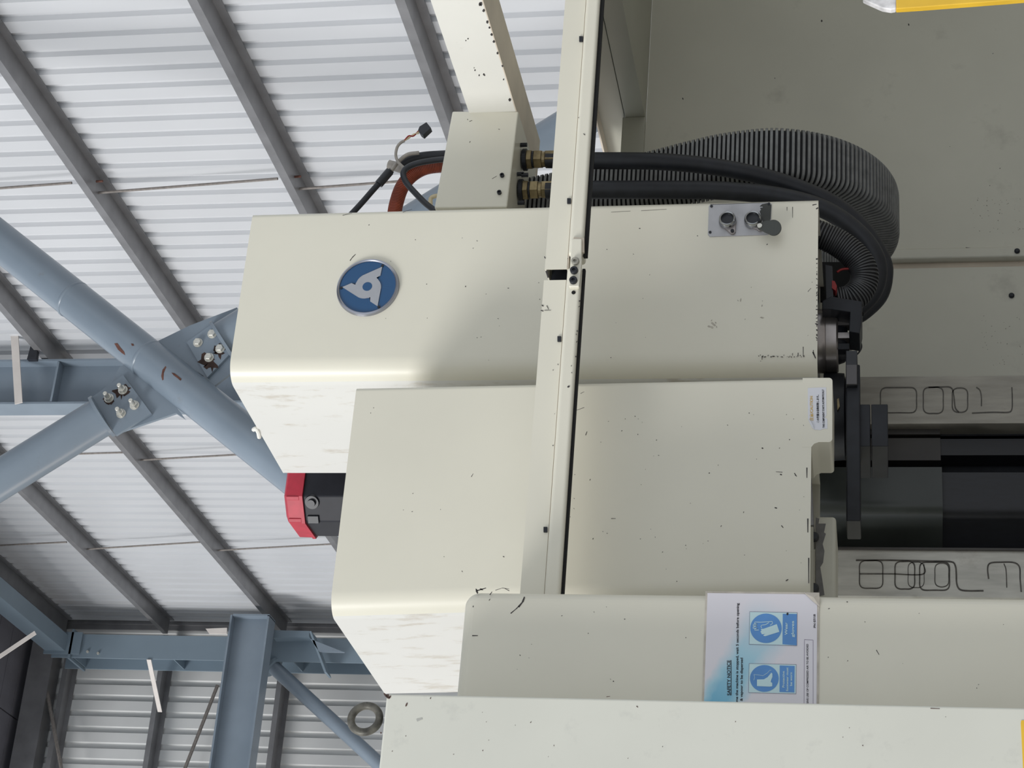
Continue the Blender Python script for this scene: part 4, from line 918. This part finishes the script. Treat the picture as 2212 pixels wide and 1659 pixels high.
MB().tube(spline(pxpath([(1808, 588, 4.36), (1818, 582, 4.36), (1836, 580, 4.36)]), .004), .003, 8).build('wire', m_redw, bk)
o = MB().tube(spline(pxpath([(1838, 722, 4.42), (1848, 728, 4.42), (1858, 738, 4.42), (1861, 750, 4.42), (1854, 763, 4.42), (1846, 768, 4.42)]), .004), .0022, 8).build('thin_wire_loop', m_black, smooth=True)
tagobj(o, 'thin black wire loop between bracket and tool arm', 'wire')
o = MB().lathe(P(1838, 742, Y=4.44), (0, -1, .3), [(0, .020), (.018, .020), (.022, .013)], 20).build('air_nozzle', m_smear, smooth=True)
tagobj(o, 'small grey round nozzle beside the thin wire loop', 'nozzle')

# ---- enclosure on the right
YE, XE = 5.733, 3.824
ep = thing('enclosure_back_panel', (4.0, YE, 0), 'large shaded cream panel forming the back of the machine enclosure', 'panel')
xs0, xs1, xs2 = P(2000, 543, Y=YE)[0], P(2000, 563, Y=YE)[0], P(2000, 578, Y=YE)[0]
ZP = 2.405
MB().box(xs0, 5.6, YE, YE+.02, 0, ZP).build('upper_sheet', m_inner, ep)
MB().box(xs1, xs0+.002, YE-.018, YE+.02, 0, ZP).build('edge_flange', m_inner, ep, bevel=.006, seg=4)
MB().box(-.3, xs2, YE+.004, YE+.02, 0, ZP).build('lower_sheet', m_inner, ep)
MB().box(xs2-.3, xs1+.3, YE+.0205, YE+.03, 0, ZP).build('joint_recess', m_worn, ep)
for x, y in ((2197, 543), (2185, 639), (1900, 645)):
    yp = YE-.018 if y < 560 else YE+.004
    MB().lathe(P(x, y, Y=yp), (0, -1, 0), [(0, .009), (.005, .009), (.008, .006), (.008, .003)], 20).build('screw', m_dark, ep, smooth=True)
chips(ep, YE, [([(2086, 535), (2108, 537)], 1.5), ([(2058, 546), (2063, 541)], 1)], [(1775, 45, 2.5), (1963, 53, 2), (1475, 213, 2)], 16, (1420, 40, 2180, 500))
chips(ep, YE, [], [], 70, (2085, 425, 2211, 505), m=mat('brown_rust_speckle', (.27, .25, .21), .7), name='rust_speckle')
chips(ep, YE+.004, [], [], 50, (2120, 680, 2211, 790), m=bpy.data.materials['brown_rust_speckle'], name='rust_speckle')
er = thing('enclosure_top_rail', (3.3, YE-.03, ZP), 'shaded cream rail along the top of the enclosure back panel', 'rail')
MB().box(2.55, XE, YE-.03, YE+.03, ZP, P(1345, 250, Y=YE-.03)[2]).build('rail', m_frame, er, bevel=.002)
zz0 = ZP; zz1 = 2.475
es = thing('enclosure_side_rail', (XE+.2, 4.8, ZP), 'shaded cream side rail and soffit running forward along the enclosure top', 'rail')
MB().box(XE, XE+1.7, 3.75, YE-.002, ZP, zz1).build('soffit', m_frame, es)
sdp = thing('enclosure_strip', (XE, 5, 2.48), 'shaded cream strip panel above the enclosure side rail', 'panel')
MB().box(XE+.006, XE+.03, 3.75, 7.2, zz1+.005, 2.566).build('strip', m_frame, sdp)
MB().box(XE-.05, XE+.03, 3.75, 7.2, 2.566, 2.572).build('top_flange', m_worn, sdp)
eside = MB().box(5.5, 5.56, 3.75, YE, 0, ZP).build('added_shade_wall', m_inner)  # added out of view to keep the enclosure interior dim
tagobj(eside, 'added unseen cream wall shading the enclosure from the right', 'panel')
tagobj(MB().prism([(3.0, 3.80, 2.305), (3.0, 5.69, 2.638), (3.0, 5.69, 2.641), (3.0, 3.80, 2.308)], (.80, 0, 0)).build('added_shade_sheet', m_inner), 'added unseen sloping cream sheet shading the enclosure behind the door rail', 'panel')  # added sheet hidden behind the rail, keeps daylight off the enclosure top and back
fpn = MB().box(2.96, 3.10, 3.79, 3.81, 0, ZP).build('added_shade_post', m_inner)  # post added out of view to hold back front light, also carries the yellow bar
tagobj(fpn, 'added narrow cream post shading the enclosure beside the opening', 'panel')
# ---- yellow bar at the right edge
yb_ = thing('yellow_bar', P(2000, 0, Y=3.772), 'yellow bar with a worn silver end at the top right edge of the photo', 'bar')
MB().prism(pxpath([(1864, -60), (1864, -2), (1872, 2), (1906, 17), (1925, 20), (1936, 18), (1938, -60)], 3.772), (0, .017, 0)).build('end_cap', m_silver, yb_, bevel=.003)
MB().prism(pxpath([(1936, -60), (1936, 18.5), (1990, 15), (2170, 1), (2420, -20), (2420, -60)], 3.772), (0, .017, 0)).build('bar_body', m_yellow, yb_, bevel=.002)
